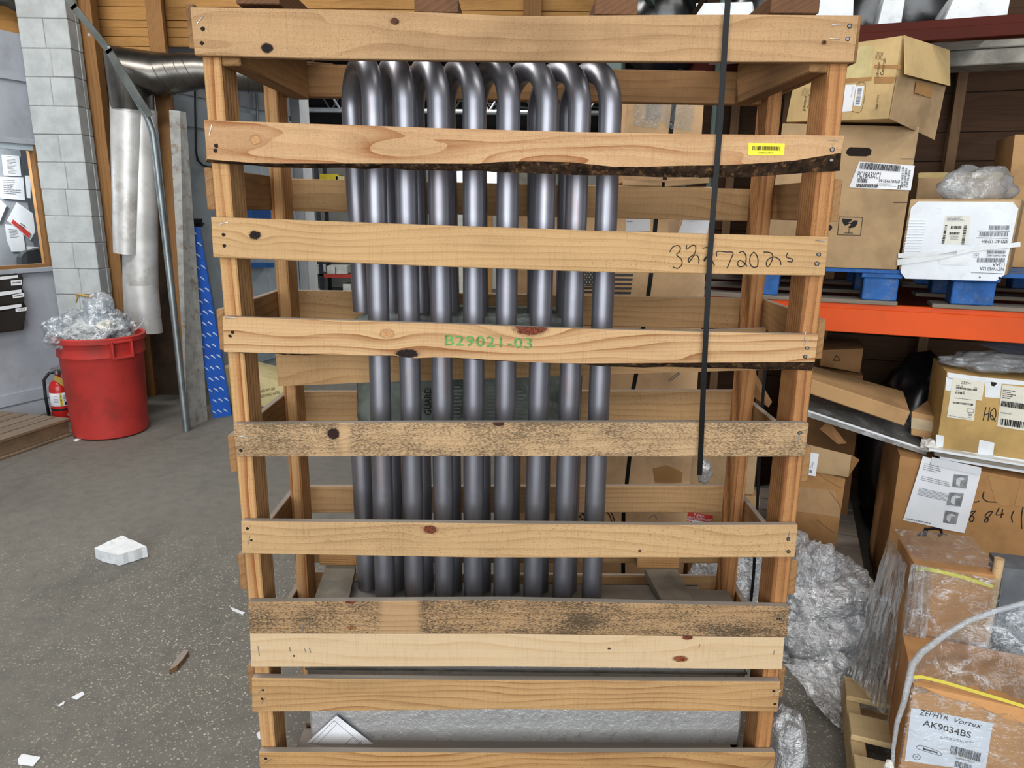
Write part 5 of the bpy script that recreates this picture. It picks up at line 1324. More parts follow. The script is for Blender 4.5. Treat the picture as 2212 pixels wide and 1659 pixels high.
# the big brown carton with the printed sheet
M_bigbrown = cardboard('big_brown_carton', (172, 128, 82), scuff=.3)
f = rest(rq([(1944,984),(2300,1052),(2262,1420),(1894,1338)], .07), .002)
t7, bd, n = carton('big_carton', 'big brown carton numbered 8411 with a printed sheet taped on', f, .5, M_bigbrown)
P7 = lambda x, y: on_pl(x, y, f[0], n)
Z3 = lambda x, y: (1652+x/3.95, 940+y/3.95)
d7 = lambda pts: [P7(*Z3(*p)) for p in pts]
strokes('handwritten_number', [[Z3(*p) for p in pl] for pl in (
 [(1800,645),(1760,690),(1748,720),(1765,738),(1785,715),(1775,690),(1748,680),(1760,655),(1800,645)],
 [(1945,650),(1910,655),(1880,690),(1905,710),(1900,735),(1880,742),(1878,720),(1915,690),(1945,650)],
 [(2000,620),(1975,680),(2040,670)], [(2030,630),(2015,705)], [(2125,645),(2105,695),(2115,745)], [(2205,610),(2190,690),(2192,800)],
 [(1872,480),(1860,530),(1900,565),(1980,570)], [(1780,560),(1795,572),(1830,562)])], .0042, M_ink, bd, P7, label='number handwritten in black marker')
lo_ = MB()
for q_ in ([(1285,862),(1330,825),(1332,862)], [(1362,785),(1400,790),(1378,862),(1340,862)]): lo_.add([p+n*.0012 for p in d7(q_)], [list(range(len(q_)))])
lo_.ribbon([P7(*Z3(x, y))+n*.0012 for x, y in [(1395,800),(1450,795),(1500,805),(1510,840),(1480,862)]], .012, n); lo_.ribbon([P7(*Z3(x, y))+n*.0014 for x, y in [(1330,822),(1560,850)]], .003, n)
lo_.build('printed_logo', M_print, bd)
MB().prism([p+n*.0015 for p in d7([(1905,345),(2050,385),(2095,600),(2030,610),(1965,560)])], -n*.0006).build('tape', M_tape, bd)
MB().prism([p+n*.0015 for p in d7([(2180,390),(2300,400),(2290,620),(2130,600)])], -n*.0006).build('tape', M_tape, bd)
l7 = decal('label', d7([(962,1362),(1110,1395),(1080,1600),(930,1580)]), M_white, bd)
text('label_text', '711', d7([(980,1372),(1055,1382),(1052,1400),(976,1392)]), M_print, l7, bold=.01); text('label_text', 'TE', d7([(1020,1420),(1058,1425),(1052,1452),(1014,1448)]), M_print, l7, bold=.01)
bars('barcode', d7([(968,1408),(1010,1414),(1000,1480),(958,1474)]), 12, M_print, l7, vertical=False, seed=3); bars('barcode', d7([(1018,1458),(1058,1462),(1055,1480),(1014,1476)]), 8, M_print, l7, seed=4)
sq_ = d7([(1345,170),(1845,300),(1698,825),(1178,722)])
sh = curled('printed_sheet', sq_, M_white, None, e=.003, amp=.012, seedv=1, label='white printed sheet with three small grey pictures taped on the big carton', cat='paper')
E7 = .017
rows('sheet_text', sub(sq_, .06, .03, .42, .20), 6, M_greyp, sh, 3, e=E7*.6, h=.3); rows('sheet_text', sub(sq_, .06, .28, .62, .36), 3, M_greyp, sh, 4, e=E7*.5, h=.3)
rows('sheet_text', sub(sq_, .10, .46, .62, .58), 6, M_greyp, sh, 5, e=E7*.5, h=.35, ragged=.15); rows('sheet_text', sub(sq_, .04, .94, .70, .97), 1, M_greyp, sh, 6, e=E7*.8)
M_pic = plain('grey_picture', (150, 152, 154), .7, var=.3, vs=40); M_pic2 = plain('pale_picture', (206, 208, 210), .7)
for i, pc_ in enumerate(([(1615,328),(1735,340),(1715,450),(1598,432)], [(1575,485),(1695,490),(1668,602),(1552,588)], [(1542,635),(1652,655),(1628,755),(1518,738)])):
    dq = d7(pc_); pp1 = decal('picture', dq, M_pic, sh, e=E7*.55)
    b = MB(); e2 = n*(E7*.55+.001)
    b.add([p+e2 for p in (bil(dq,.18,.3), bil(dq,.5,.15), bil(dq,.86,.28), bil(dq,.52,.42))], [(0,1,2,3)]); b.add([p+e2 for p in (bil(dq,.18,.32), bil(dq,.5,.44), bil(dq,.5,.92), bil(dq,.2,.75))], [(0,1,2,3)]); b.build('picture_detail', M_pic2, pp1)
tp_ = decal('clear_tape_strip', d7([(1420,175),(1840,265),(1830,330),(1410,240)]), plain('hazy_tape', (214, 216, 220), .2, var=.05, spec=.6), sh, e=E7)
# support block under it and pallet
zb7 = min(p.z for p in f)
pb = thing('floor_pallet', 'grey wooden pallet on the floor between the open carton and the big carton', 'pallet', tuple(rp+rd*.3+rn*-.1))
zq = .12; pe = rs(1866, 1288, .1); ps = pe-.75
for k in range(6): rbox('deck_board', ps, pe, zq-.02, zq, -.80+.16*k, -.80+.16*k+.14, M_pgrey, pb, .002)
for s_ in (0.0, .5, 1.0): rbox('stringer', ps+.705*s_, ps+.705*s_+.045, 0, zq-.021, -.80, .14, M_pgrey, pb, .002)
# narrow open carton with the Glass label
f = rest(rq([(1702,1000),(1827,1035),(1797,1245),(1680,1215)], .12), zq+.001)
t8, bd, n = carton('open_carton', 'narrow crushed open carton with a small Glass label beside the crate', f, .24, M_bigbrown)
P8 = lambda x, y: on_pl(x, y, f[0], n)
TL8, TR8 = f[0], f[1]
d8 = lambda pts, k=0: [P8(*Z3(*p))-n*k for p in pts]
fl = MB().prism(d8([(300,60),(470,102),(738,168),(712,352),(440,312),(290,300)], -.004), n*.004).build('flap', M_kraft2, bd)
MB().prism([P8(*Z3(738,165))+n*.004, P8(*Z3(822,262))-n*.08, P8(*Z3(765,330))-n*.08, P8(*Z3(712,352))+n*.004], n*.003).build('flap', M_bigbrown, bd)
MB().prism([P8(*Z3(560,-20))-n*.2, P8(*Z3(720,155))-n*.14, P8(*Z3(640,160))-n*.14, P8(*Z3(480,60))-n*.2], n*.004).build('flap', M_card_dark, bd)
gl_ = decal('glass_label', d8([(392,142),(462,155),(432,345),(372,335)], -.008), M_white, fl)
text('label_text', 'Glass', d8([(388,275),(398,222),(416,224),(406,276)], -.008), M_print, gl_, e=.0015); bars('barcode', d8([(380,290),(402,293),(398,318),(376,314)], -.008), 6, M_print, gl_, e=.0015)
MB().prism(d8([(285,440),(600,470),(640,640),(640,700),(270,650)], -.0012), -n*.0008).build('clear_tape', M_ctape, bd)
strokes('crease', [[Z3(550,480), Z3(600,540), Z3(640,600), Z3(650,650)], [Z3(440,320), Z3(560,400), Z3(660,455)], [Z3(440,720), Z3(600,840)]], .0025, M_card_dark, bd, P8)
# ================================================================ front right: wrapped cartons on a new pine pallet
M_pine = wood('new_pine', (232, 204, 148), (196, 152, 92), ring=18, contrast=.4, specks=.35, smear=.1, dust=.1)
ZP = .13
pa, pb2 = on_z(1823, 1453, ZP), on_z(1847, 1659, ZP)
u = (pb2-pa); u.z = 0; u.normalize(); v = Vector((-u.y, u.x, 0)); v = v if v.x > 0 else -v
npal = thing('pine_pallet', 'new pale pine pallet under the film-wrapped cartons', 'pallet', tuple(pa+u*.5+v*.5-Vector((0, 0, ZP))))
for k in range(6):
    o = pa+u*(.02+k*.185)
    board('deck_board', o+u*.05-Vector((0, 0, .009)), o+u*.05+v*1.0-Vector((0, 0, .009)), u, .105, .018, M_pine, npal, .002)
for s_ in (.02, .5, .98):
    board('stringer', pa+v*s_-Vector((0, 0, .064)), pa+v*s_+u*1.05-Vector((0, 0, .064)), (0, 0, 1), .09, .04, M_pine, npal, .002)
for s_ in (.05, .5, .95): board('bottom_board', pa+u*(1.05*s_)-Vector((0, 0, .120)), pa+u*(1.05*s_)+v*1.0-Vector((0, 0, .120)), u, .1, .018, M_pine, npal, .002)
M_tan = cardboard('orange_tan_carton', (204, 150, 98), scuff=.1)
def tplane(px, py, Y, deg):
    a_ = math.radians(deg); p_ = at(px, py, Y); m_ = Vector((math.sin(a_), -math.cos(a_), 0))
    return (lambda x, y, off=0.0: on_pl(x, y, p_+m_*off, m_)), m_
A_, An = tplane(1978, 1222, 1.84, -14)
f = rest([A_(1978,1222), A_(2152,1250), A_(2100,1659), A_(1925,1640)], ZP+.001)
f[1].z = f[0].z
tA, bA, nA = carton('wrapped_carton', 'tall tan carton under clear stretch film with a yellow strap, behind the labelled one', f, .19, M_tan)
M_ystrap = plain('yellow_strap', (222, 208, 84), .45, var=.05)
MB().ribbon([A_(x, y, .004) for x, y in [(1979,1229),(2000,1229),(2040,1237),(2085,1248),(2146,1268)]], .011, An).build('yellow_strap', M_ystrap, bA)
f2 = rest([A_(2166,1226,-.03), A_(2300,1248,-.03), A_(2290,1500,-.03), A_(2150,1470,-.03)], ZP+.001)
f2[1].z = f2[0].z
M_gpanel = plain('grey_foam_panel', (112, 116, 120), .7, var=.2, vs=8)
carton('grey_wrapped_block', 'dark grey block standing beside the tall wrapped carton at the photo edge', f2, .10, M_gpanel, cat='block')
p_ = A_(2158, 1214, -.012); MB().tube([Vector((p_.x, p_.y, ZP+.001)), p_+Vector((0, 0, .01))], .0125, 16).build('cardboard_tube', M_card_pale, None, smooth=40, label='upright pale cardboard tube between the tall wrapped carton and the grey block', cat='tube')
B_, Bn = tplane(1975, 1480, 1.60, -22)
f3 = rest([B_(1973,1478), B_(2330,1600), B_(2300,1800), B_(1950,1700)], ZP+.001)
f3[3] = Vector((f3[0].x, f3[0].y, ZP+.001)); f3[2] = Vector((f3[1].x, f3[1].y, ZP+.001)); f3[1].z = f3[0].z
tB, bB, nB = carton('labelled_carton', 'film-wrapped tan carton with a large white product label in the lower right corner', f3, .26, M_tan)
PB = lambda x, y: on_pl(x, y, f3[0], nB)
Z6 = lambda x, y: (1652+x/3.95, 1240+y/3.95)
dB = lambda pts: [PB(*Z6(*p)) for p in pts]
lbq = dB([(1250,1140),(1945,1270),(1880,1690),(1195,1590)])
lB = decal('product_label', lbq, M_white, bB)
text('label_name', 'ZEPHYR', dB([(1325,1152),(1570,1200),(1560,1248),(1315,1198)]), M_print, lB, shear=.2); text('label_name', 'Vortex', dB([(1620,1222),(1860,1275),(1850,1318),(1612,1262)]), M_print, lB, shear=.3)
text('label_code', 'AK9034BS', dB([(1355,1240),(1765,1345),(1755,1400),(1345,1290)]), M_print, lB, bold=.012)
rows('label_print', dB([(1500,1380),(1820,1435),(1815,1460),(1495,1400)]), 2, M_greyp, lB, 3)
bars('barcode', dB([(1590,1460),(1845,1525),(1830,1600),(1575,1530)]), 44, M_print, lB, seed=5); text('label_print', '1D93297BSD', dB([(1625,1555),(1790,1598),(1786,1614),(1620,1570)]), M_print, lB)
bars('barcode', dB([(1625,1590),(1770,1628),(1762,1680),(1615,1640)]), 26, M_print, lB, seed=6)
strokes('hood_drawing', [[Z6(1300,1465), Z6(1340,1462), Z6(1480,1510), Z6(1495,1545), Z6(1310,1490), Z6(1300,1465)], [Z6(1340,1462), Z6(1360,1480)]], .0014, M_print, lB, PB)
MB().add([p+nB*.0012 for p in dB([(1345,1480),(1470,1515),(1475,1530),(1352,1496)])], [(0,1,2,3)]).build('hood_drawing', M_print, lB)
cU = PB(*Z6(1295,1558)); ring = [cU+(lbq[1]-lbq[0]).normalized()*.0085*math.cos(k*.3927)+Vector((0, 0, .0085*math.sin(k*.3927)))+nB*.0012 for k in range(17)]
MB().ribbon(ring, .0013, nB).build('round_mark', M_print, lB); text('round_mark_text', 'UL', dB([(1283,1546),(1310,1551),(1308,1568),(1281,1563)]), M_print, lB, e=.0016)
# strap over its upper front edge
MB().ribbon([PB(x, y)+nB*.004 for x, y in [(1974,1461),(1990,1460),(2040,1472),(2100,1490),(2160,1508),(2212,1524),(2330,1560)]], .009, nB).build('yellow_strap', M_ystrap, bB)
# stretch film: skirts with vertical pleats over A, a creased sheet over B, bunched rope edge
M_wrap = film('stretch_film', base=.05, streak=.62, scale=9, rough=.10, aniso=(2.6, 2.6, .55), thr=(.46, .70))
M_wrap2 = film('stretch_film_creased', base=.04, streak=.55, scale=17, rough=.08, aniso=(1, 1, 1.6), thr=(.48, .68), gloss=.4)
wrapo = thing('stretch_film', 'clear stretch film pulled round the cartons on the pine pallet', 'film', tuple((f[3]+f3[3])/2))
def sheet(name, q, nu, nv, amp, seed, mat, nrm, pleat=0.0, fr=9):
    R = Vector((seed*3.3, seed*1.7, seed))
    def fn(s_, t_):
        p = bil(q, s_, t_)
        k = amp*(noise.noise(Vector((s_*5, t_*5, 0))+R)+.6*noise.noise(Vector((s_*fr*1.7, t_*fr, 2))+R))
        if pleat: k += pleat*math.sin(s_*38+3*noise.noise(Vector((s_*3, t_*2, 5))+R))*t_
        return p+nrm*(k+amp*1.2)
    return MB().grid(fn, nu, nv).build(name, mat, wrapo, smooth=True)
lo = ZP+.0
qa = [A_(1966,1214,.012), A_(2010,1224,.012), A_(1985,1640,.02), A_(1905,1620,.02)]
sheet('pleated_skirt', qa, 40, 30, .006, 1, M_wrap, An, .005)
qa = [A_(1970,1216,.012), A_(2165,1252,.012), A_(2130,1560,.014), A_(1930,1500,.014)]
sheet('front_sheet', qa, 44, 36, .006, 2, M_wrap2, An)
lf = f[0]; sd = -nA
qa = [lf+sd*.20-rd*.014, lf-rd*.014+nA*.01, Vector((lf.x-.02, lf.y-.01, ZP+.02)), Vector((lf.x-.035, lf.y+.19, ZP+.02))]
sheet('side_sheet', qa, 24, 24, .008, 3, M_wrap, -rd, .004)
qa = [f[0]-nA*.20-rd*.01+Vector((0, 0, .018)), f[1]-nA*.20+Vector((0, 0, .018)), f[1]+nA*.01+Vector((0, 0, .018)), f[0]+nA*.01-rd*.01+Vector((0, 0, .018))]
sheet('top_sheet', qa, 30, 16, .004, 4, film('stretch_film_top', base=.05, streak=.5, scale=14, gloss=.08, thr=(.5, .7)), Vector((0, 0, 1)))
qa = [PB(1968,1476)+nB*.006, PB(2330,1600)+nB*.006, PB(2310,1800)+nB*.008, PB(1930,1700)+nB*.01]
sheet('front_sheet', qa, 50, 34, .005, 5, M_wrap2, nB)
rope_px = [(1925,1655,.05),(1927,1600,.06),(1935,1545,.06),(1950,1500,.06),(1960,1455,.07),(1968,1425,.08),(1990,1402,.09),(2035,1372,.10),(2090,1342,.11),(2150,1320,.12),(2212,1303,.12),(2300,1280,.12)]
rp_ = [PB(x, y)+nB*.03 if i < 5 else (PB(x, y)+nB*.03).lerp(A_(x, y, .12), min(1, (i-4)/4)) for i, (x, y, o) in enumerate(rope_px)]
rb = MB(); rb.tube(rp_, [.004, .005, .006, .007, .008, .009, .009, .008, .008, .007, .007, .006], 8)
M_rope = film('bunched_film', base=.35, streak=.6, scale=40, rough=.15)
rb.build('bunched_edge', M_rope, wrapo, smooth=True)
# film sagging from the rope down over B's top
def fn(s_, t_):
    i = s_*(len(rp_)-6)+5; k = min(int(i), len(rp_)-2); p = rp_[k].lerp(rp_[k+1], i-k)
    e_ = PB(1975+s_*330, 1482+s_*110)+nB*.006
    q_ = p.lerp(e_, t_); return q_+Vector((0, 0, -.03*math.sin(math.pi*t_)+.014*noise.noise(Vector((s_*9, t_*7, 1)))))
MB().grid(fn, 44, 22).build('sagging_sheet', M_wrap2, wrapo, smooth=True)
vs, fs = blob(PB(1918, 1640)+nB*.03, .012, .012, .02, 71, .5, 2); MB().add(vs, fs).build('film_knot', M_lite, wrapo)

# heap of discarded film on the floor between crate and cartons
def heap_mat():
    g = G('crumpled_film'); p = g.coords()
    n1 = g.noise(p, 9, 6, .62, 1.6); n2 = g.noise(p, 30, 4, .6, 1.2)
    rid = g.m('SUBTRACT', 1.0, g.m('MULTIPLY', g.m('ABSOLUTE', g.m('SUBTRACT', n2, .5)), 10.0), clamp=True)
    bmp = g.n('ShaderNodeBump', {'Strength': 1.0, 'Distance': .03, 'Height': g.m('ADD', n1, g.m('MULTIPLY', n2, .25))}).outputs[0]
    tr = g.n('ShaderNodeBsdfTransparent', {0: lin((238, 240, 242))}).outputs[0]
    df = g.n('ShaderNodeBsdfTranslucent', {0: lin((225, 228, 230)), 'Normal': bmp}).outputs[0]
    d2 = g.n('ShaderNodeBsdfDiffuse', {0: lin((226, 229, 232)), 'Normal': bmp}).outputs[0]
    gl = g.n('ShaderNodeBsdfGlossy', {0: (1, 1, 1, 1), 'Roughness': .2, 'Normal': bmp}).outputs[0]
    w = g.n('ShaderNodeMixShader', {0: .6, 1: df, 2: d2}).outputs[0]
    m1 = g.n('ShaderNodeMixShader', {0: g.m('ADD', .42, g.m('MULTIPLY', rid, .5), clamp=True), 1: tr, 2: w}).outputs[0]
    g.set(g.out.inputs[0], g.n('ShaderNodeMixShader', {0: .34, 1: m1, 2: gl}).outputs[0])
    return g.mat
M_heap = heap_mat()
hb = MB()
for (px, py, Y, rx, ry, rz, sd_) in ((1765,1330,2.46,.20,.16,.16,1),(1790,1290,2.55,.14,.14,.17,2),(1830,1390,2.42,.13,.13,.14,3),(1750,1410,2.36,.13,.12,.11,4),(1800,1440,2.30,.12,.12,.10,5),(1735,1300,2.5,.10,.12,.22,6)):
    c = at(px, py, Y); vs, fs = blob(c, rx, ry, rz, 80+sd_, .5, 5, flat=.0, freq=1.7, crease=.13); hb.add(vs, fs)
hb.build('film_heap', M_heap, None, smooth=True, label='big crumpled heap of clear plastic film on the floor right of the crate', cat='plastic heap')
tl = [on_z(x, y, z) for x, y, z in [(1745,1445,.08),(1770,1478,.05),(1790,1520,.03),(1815,1560,.02),(1825,1572,.02)]]
def fn(s_, t_):
    i = t_*(len(tl)-1); k = min(int(i), len(tl)-2); p = tl[k].lerp(tl[k+1], i-k); w = .09*(1-t_*.85)
    return p+Vector((w*(s_-.5)*2, .02*(s_-.5), .02*noise.noise(Vector((s_*6, t_*9, 3)))+.02*(1-t_)))
MB().grid(fn, 16, 30).build('film_tail', M_heap, bpy.data.objects['film_heap'], smooth=True)
c = on_z(1692, 1652, .05); vs, fs = blob((c.x, c.y, .09), .05, .07, .13, 91, .3, 4, flat=0.0, crease=.08)
MB().add(vs, fs).build('film_bunch', M_heap, None, smooth=True, label='smaller bunch of clear film on the floor at the crate bottom right corner', cat='film')

# ================================================================ strapped cartons behind the crate
YC = 2.62
F1 = lambda x, y, o=0.0: at(x, y, YC-o)
def straight(L, R_, T, Bm, Y, zb=None, zt=None):
    a, b_ = at(L[0], L[1], Y), at(R_[0], R_[1], Y); zt = at(L[0], T, Y).z if zt is None else zt; zb = at(L[0], Bm, Y).z if zb is None else zb
    return [Vector((a.x, Y, zt)), Vector((b_.x, Y, zt)), Vector((b_.x, Y, zb)), Vector((a.x, Y, zb))]
M_stack = cardboard('strapped_carton_card', (222, 184, 140), scuff=.12)
fl = straight((1112,1000), (1534,470), 398, 1290, YC, zb=.002)
tS, bS, nS = carton('large_strapped_carton', 'very large tan carton with a black strap and printed flag standing behind the crate', fl, .32, M_stack)
fu = straight((1354,285), (1518,270), 150, 392, YC, zb=fl[0].z+.012)
tU, bU, nU = carton('upper_strapped_carton', 'tan carton with clear tape on top of the very large carton behind the crate', fu, .3, M_stack)
def strap(name, px, par, w, o, Y=YC):
    MB().ribbon([at(x, y, Y-o) for x, y in px], w, (0, -1, 0)).build(name, M_blackplastic, par)
strap('black_strap', [(1470,150),(1456,226),(1449,287),(1436,388)], bU, .015, .002)
strap('black_strap', [(1433,400),(1417,474),(1407,590),(1400,640),(1386,730),(1374,810),(1367,845),(1360,988),(1354,1043),(1347,1110),(1346,1210),(1347,1285)], bS, .015, .002)
for (x0, y0, x1, y1) in ((1345,395,1430,398), (1436,398,1532,390)):
    q = [F1(x0,y0-6,.001), F1(x1,y1-8,.001), F1(x1,y1+3,.03), F1(x0,y0+4,.03)]; MB().prism(q, (0, 0, -.003)).build('torn_flap', M_kraft2, bS)
w = decal('white_label', [F1(1351,474), F1(1405,473), F1(1404,499), F1(1351,502)], M_white, bS); rows('label_print', [F1(1354,476), F1(1378,476), F1(1378,481), F1(1354,481)], 1, M_greyp, w, 2)
w = curled('paper_pouch', [F1(1476,472), F1(1534,472), F1(1526,506), F1(1464,504)], M_white, bS, amp=.006)
decal('clear_tape', [F1(1445,476), F1(1470,474), F1(1462,506), F1(1444,504)], M_ctape, bS)
for (x, y, rx) in ((1400,245,.05), (1420,232,.04), (1470,250,.05)):
    c = F1(x, y, .004); q = [c+Vector((-rx, 0, .06)), c+Vector((rx, 0, .07)), c+Vector((rx*.8, 0, -.05)), c+Vector((-rx, 0, -.04))]
    curled('clear_tape', q, film('taped_film', base=.03, streak=.5, scale=34), bU, amp=.006)
# printed flag
fb_ = MB()
for k in range(5):
    y = 591+k*9.6; fb_.add([F1(1286,y,.0012), F1(1368-k*1.2,y+1,.0012), F1(1367-k*1.2,y+6,.0012), F1(1286,y+5,.0012)], [(0,1,2,3)])
for k in range(3):
    y = 620+k*8.6; fb_.add([F1(1232,y,.0012), F1(1286,y,.0012), F1(1286,y+4.6,.0012), F1(1232,y+4.6,.0012)], [(0,1,2,3)])
M_fl = plain('faded_black_print', (74, 72, 70), .7)
fb_.build('flag_stripes', M_fl, bS)
MB().add([F1(1232,585,.0012), F1(1284,585,.0012), F1(1284,618,.0012), F1(1232,618,.0012)], [(0,1,2,3)]).build('flag_field', M_fl, bS)
st_ = MB()
for r in range(6):
    for c_ in range(8):
        p = F1(1236+c_*6.2+(r % 2)*3, 588+r*5.4, .0018); st_.add([p+Vector((math.cos(a)*.0022, 0, math.sin(a)*.0022)) for a in [k*1.2566 for k in range(5)]], [list(range(5))])
st_.build('flag_stars', M_lite, bS)
strokes('printed_logo', [[(1243,1112),(1247,1126),(1252,1114)], [(1259,1108),(1254,1114),(1257,1122),(1263,1118),(1259,1108)], [(1306,1103),(1316,1112),(1322,1128)], [(1310,1100),(1322,1110),(1328,1128)]], .004, M_print, bS, lambda x, y: F1(x, y))
q = [F1(x, y, .001) for x, y in [(1410,1012),(1440,1005),(1475,1020),(1472,1042),(1415,1042)]]; decal('tape_patch', q, M_tape, bS)
strokes('tear', [[(1443,822),(1455,812),(1468,803)], [(1446,824),(1458,815),(1470,806)], [(1402,1120),(1412,1112),(1420,1122)]], .004, M_greyboard, bS, lambda x, y: F1(x, y))
# neighbours to its right
fn2 = straight((1494,1110), (1642,1080), 1069, 1290, 2.72, zb=.002)
tN, bN, nN = carton('lower_side_carton', 'tan carton with a red fragile label beside the very large strapped carton', fn2, .3, M_card)
fn1 = straight((1490,1010), (1634,1010), 935, 1064, 2.72, zb=fn2[0].z+.002)
tM, bM, nM = carton('upper_side_carton', 'brown carton stacked on the fragile labelled carton behind the crate', fn1, .3, M_kraft2)
Fn = lambda x, y, o=0.0: at(x, y, 2.72-o)
qf = [Fn(1481,1104), Fn(1540,1113), Fn(1537,1166), Fn(1478,1158)]
M_redl = plain('red_label', (214, 66, 48), .55)
fr1 = decal('fragile_label', qf, M_white, bN); dq = decal('label_red_band', sub(qf, 0, 0, 1, .30), M_redl, fr1, e=.0012)
text('label_text', 'PLEASE', sub(qf, .30, .03, .68, .13), M_white, fr1, e=.003); text('label_text', 'HANDLE WITH CARE', sub(qf, .04, .16, .96, .27), M_white, fr1, e=.003); text('label_text', 'FRAGILE', sub(qf, .05, .35, .95, .62), M_redl, fr1, e=.002)
decal('tape', [Fn(1478,985,.001), Fn(1490,985,.001), Fn(1486,1060,.001), Fn(1474,1060,.001)], M_greyboard, bM)
vs, fs = blob(at(1522, 1018, 2.5), .022, .02, .04, 95, .6, 3, crease=.1); MB().add(vs, fs).build('film_scrap', M_heap, None, smooth=True, label='crumpled film scrap hanging behind the loose end of the black strap', cat='film')
fz = at(1600, 1205, 2.5); vs, fs = blob((fz.x, 2.5, .18), .16, .10, .26, 97, .25, 4, flat=0.0, crease=.1); MB().add(vs, fs).build('film_bundle', M_heap, None, smooth=True, label='bundle of clear film on the floor behind the right side of the crate', cat='film')
strap_t = MB(); strap_t.ribbon([at(1652,800,2.35), at(1645,900,2.35), at(1640,1000,2.36), at(1634,1130,2.36), at(1628,1240,2.36), at(1622,1300,2.36)], .011, (0, -1, 0))
strap_t.build('hanging_strap', M_blackplastic, None, label='thin black strap hanging behind the right posts of the crate', cat='strap')
MB().prism([at(1617,800,2.45), at(1632,806,2.45), at(1668,868,2.40), at(1660,880,2.40), at(1617,850,2.45)], (0, .01, 0)).build('torn_flap', M_card_dark, bM)
# ================================================================ beyond the crate: wrapped bundle, far shelves, roof
# tan carton behind the left posts with upside-down lettering
fc_ = [at(478,792,5.75), at(614,826,5.62), at(612,905,5.62), at(480,905,5.75)]
fc_[3].z = fc_[2].z = .002; fc_[2].x, fc_[2].y = fc_[1].x, fc_[1].y; fc_[3].x, fc_[3].y = fc_[0].x, fc_[0].y
tc_, bc_, nc_ = carton('cream_carton', 'cream carton with black lettering on the floor behind the left crate posts', fc_, .35, M_cream)
PC = lambda x, y: on_pl(x, y, fc_[0], nc_)
text('printed_line', 'HANDLE WITH CARE', [PC(560,843), PC(594,836), PC(594,842), PC(560,850)], M_print, bc_); text('printed_line', 'CONDITIONING & HEATING', [PC(560,854), PC(604,844), PC(604,850), PC(560,861)], M_print, bc_)
# end of the grey wall and the far room
M_col = plain('white_column_paint', (204, 208, 212), .6, var=.05)
ca, cb_ = at(641, 450, 8.4).x, at(661, 450, 8.4).x
MB().abox(ca, cb_, 8.35, 8.75, 0, 4.4, ch=.01).build('wall_column', M_col, kind='structure')
M_far = plain('far_wall_paint', (196, 194, 186), .8, var=.1, vs=2)
MB().abox(-6.5, 4, 15.0, 15.2, 0, 2.95).build('wall_far', M_far, kind='structure')
MB().abox(-6.5, 4, 15.0, 15.2, 2.96, 4.8).build('wall_far_upper', plain('dark_gable', (38, 36, 36), .9), kind='structure')
M_ceil = plain('dark_ceiling', (58, 52, 48), .9, var=.2, vs=1)
ceil = MB().abox(-9, 7, -4.0, 18, 4.78, 4.9).build('ceiling', M_ceil, kind='structure')
M_truss = plain('grey_truss', (132, 136, 140), .5, .5)
for Y, zc in ((11.5, 3.05), (14.0, 3.35)):
    for (x0, z0_, x1, z1_, r) in ((-6.5, zc, 4, zc, .035), (-6.5, zc+.6, 4, zc+.6, .035)): MB().tube([(x0, Y, z0_), (x1, Y, z1_)], r, 8).build('truss_chord', M_truss, ceil)
    for k in range(14):
        x = -6.4+k*.75; MB().tube([(x, Y, zc), (x+.375, Y, zc+.6), (x+.75, Y, zc)], .018, 6).build('truss_web', M_truss, ceil)
for k in range(3): MB().tube([(-6.0+k*.25, 7.0, 3.1+.08*k), (1.0+k*.5, 13.5, 3.3+.1*k)], .016, 6).build('ceiling_pipe', M_truss, ceil)
MB().abox(-9, -8.8, -4, 18, 0, 4.8).build('wall_side_left', M_wallgrey, kind='structure')
MB().abox(6.0, 6.2, -4, 18, 0, 4.8).build('wall_side_right', M_wallgrey, kind='structure')
# far steel shelving
YSH = 12.5
M_shelf = plain('dark_steel_shelf', (62, 66, 74), .5, .4)
sx0, sx1 = at(652, 500, YSH).x, at(860, 500, YSH).x
sh_ = thing('steel_shelving', 'far dark steel shelving with small cartons beyond the left crate posts', 'shelving', ((sx0+sx1)/2, YSH+.3, 0))
lev = [at(700, y, YSH).z for y in (634, 592, 497, 437, 391, 345)]
lev = [max(.05, z) for z in lev]
for x in (sx0, at(689, 500, YSH).x, at(770, 500, YSH).x, sx1):
    for y in (YSH, YSH+.55): MB().abox(x-.03, x+.03, y, y+.05, 0, lev[-1]+.3).build('upright', M_shelf, sh_)
for z in lev: MB().abox(sx0, sx1, YSH, YSH+.6, z-.03, z).build('shelf', M_shelf, sh_)
M_rededge = plain('red_shelf_edge', (196, 70, 60), .5)
MB().abox(at(700,590,YSH).x, sx1, YSH-.03, YSH-.005, lev[1]-.06, lev[1]).build('shelf_edge', M_rededge, sh_)
M_ybox = plain('yellow_carton', (208, 186, 40), .6); M_wbox = plain('white_small_carton', (220, 222, 214), .7)
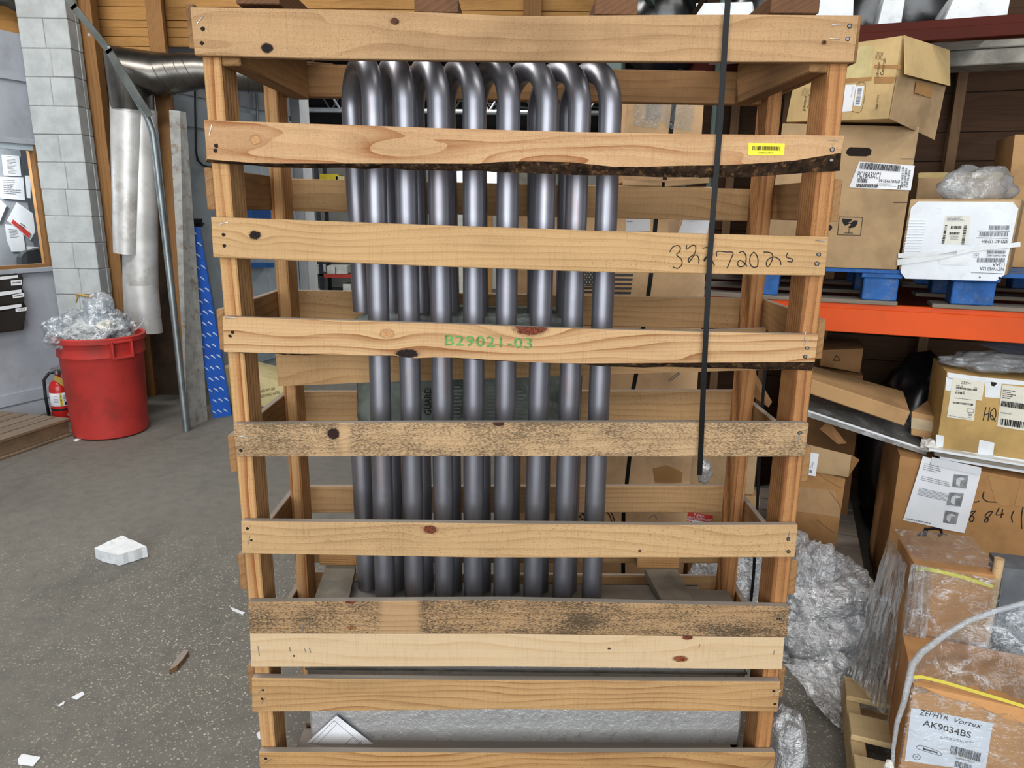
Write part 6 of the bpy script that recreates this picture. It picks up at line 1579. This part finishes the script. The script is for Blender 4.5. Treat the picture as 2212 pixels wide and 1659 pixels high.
for i, (x0, x1, li, h, m, lab) in enumerate(((664,676,1,17,M_lite,'small grey carton leftmost on the red-edged far shelf'), (677,688,1,17,M_lite,'small grey carton second from left on the red-edged far shelf'), (702,719,1,17,M_wbox,'white carton right of the upright on the red-edged far shelf'), (722,745,1,18,M_wbox,'wide white carton on the red-edged far shelf'), (655,679,4,10,M_ybox,'yellow carton on the upper far shelf left of the upright'), (696,735,4,14,M_ybox,'long yellow carton on the upper far shelf right of the upright'), (730,748,4,10,M_cream,'cream carton beside the long yellow carton'), (700,712,3,6,M_card,'low tan carton on the middle far shelf'), (730,748,3,8,M_cream,'low cream carton on the middle far shelf'), (672,690,0,10,M_wbox,'white carton on the lowest far shelf'), (735,752,0,20,M_lite,'loose paper stack on the lowest far shelf'))):
    z = lev[li]+.002; a, b_ = at(x0, 500, YSH+.02).x, at(x1, 500, YSH+.02).x; hh = h*YSH/FPX
    MB().abox(a, b_, YSH+.02, YSH+.4, z, z+hh, ch=.004).build('small_carton', m, None, label=lab, cat='box')
# things glimpsed between the tubes
M_wood2 = M_stud
for (x0, x1, y0, y1, Y, m, nm, lab, cat) in ((1048,1064,440,640,7.2,M_sheath,'timber_plank','upright tan plank seen between the third and fourth tubes','plank'), (1117,1150,330,640,7.0,M_greyboard,'grey_post','grey post seen between the fifth and sixth tubes','post'), (975,1000,440,640,7.4,M_lite,'white_post','white board seen between the second and third tubes','board')):
    a, b_ = at(x0, y1, Y), at(x1, y0, Y); MB().abox(a.x, b_.x, Y, Y+.08, 0, b_.z, ch=.004).build(nm, m, None, label=lab, cat=cat)
M_day = bpy.data.materials.new('daylit_pane'); M_day.use_nodes = True; M_day.node_tree.nodes.clear()
e_ = M_day.node_tree.nodes.new('ShaderNodeEmission'); e_.inputs[0].default_value = (.75, .85, 1, 1); e_.inputs[1].default_value = 1.1
M_day.node_tree.links.new(e_.outputs[0], M_day.node_tree.nodes.new('ShaderNodeOutputMaterial').inputs[0])
a, b_ = at(960, 415, 14.95), at(1090, 300, 14.95)
wn2 = MB().abox(a.x, b_.x, 14.93, 14.99, a.z, b_.z).build('window_2', M_day, kind='structure')
for k in range(4):
    x = a.x+(b_.x-a.x)*k/3; MB().abox(x-.03, x+.03, 14.88, 14.93, a.z, b_.z).build('window_frame', M_col, wn2)
for z in (a.z, (a.z+b_.z)/2, b_.z): MB().abox(a.x, b_.x, 14.88, 14.93, z-.03, z+.03).build('window_frame', M_col, wn2)
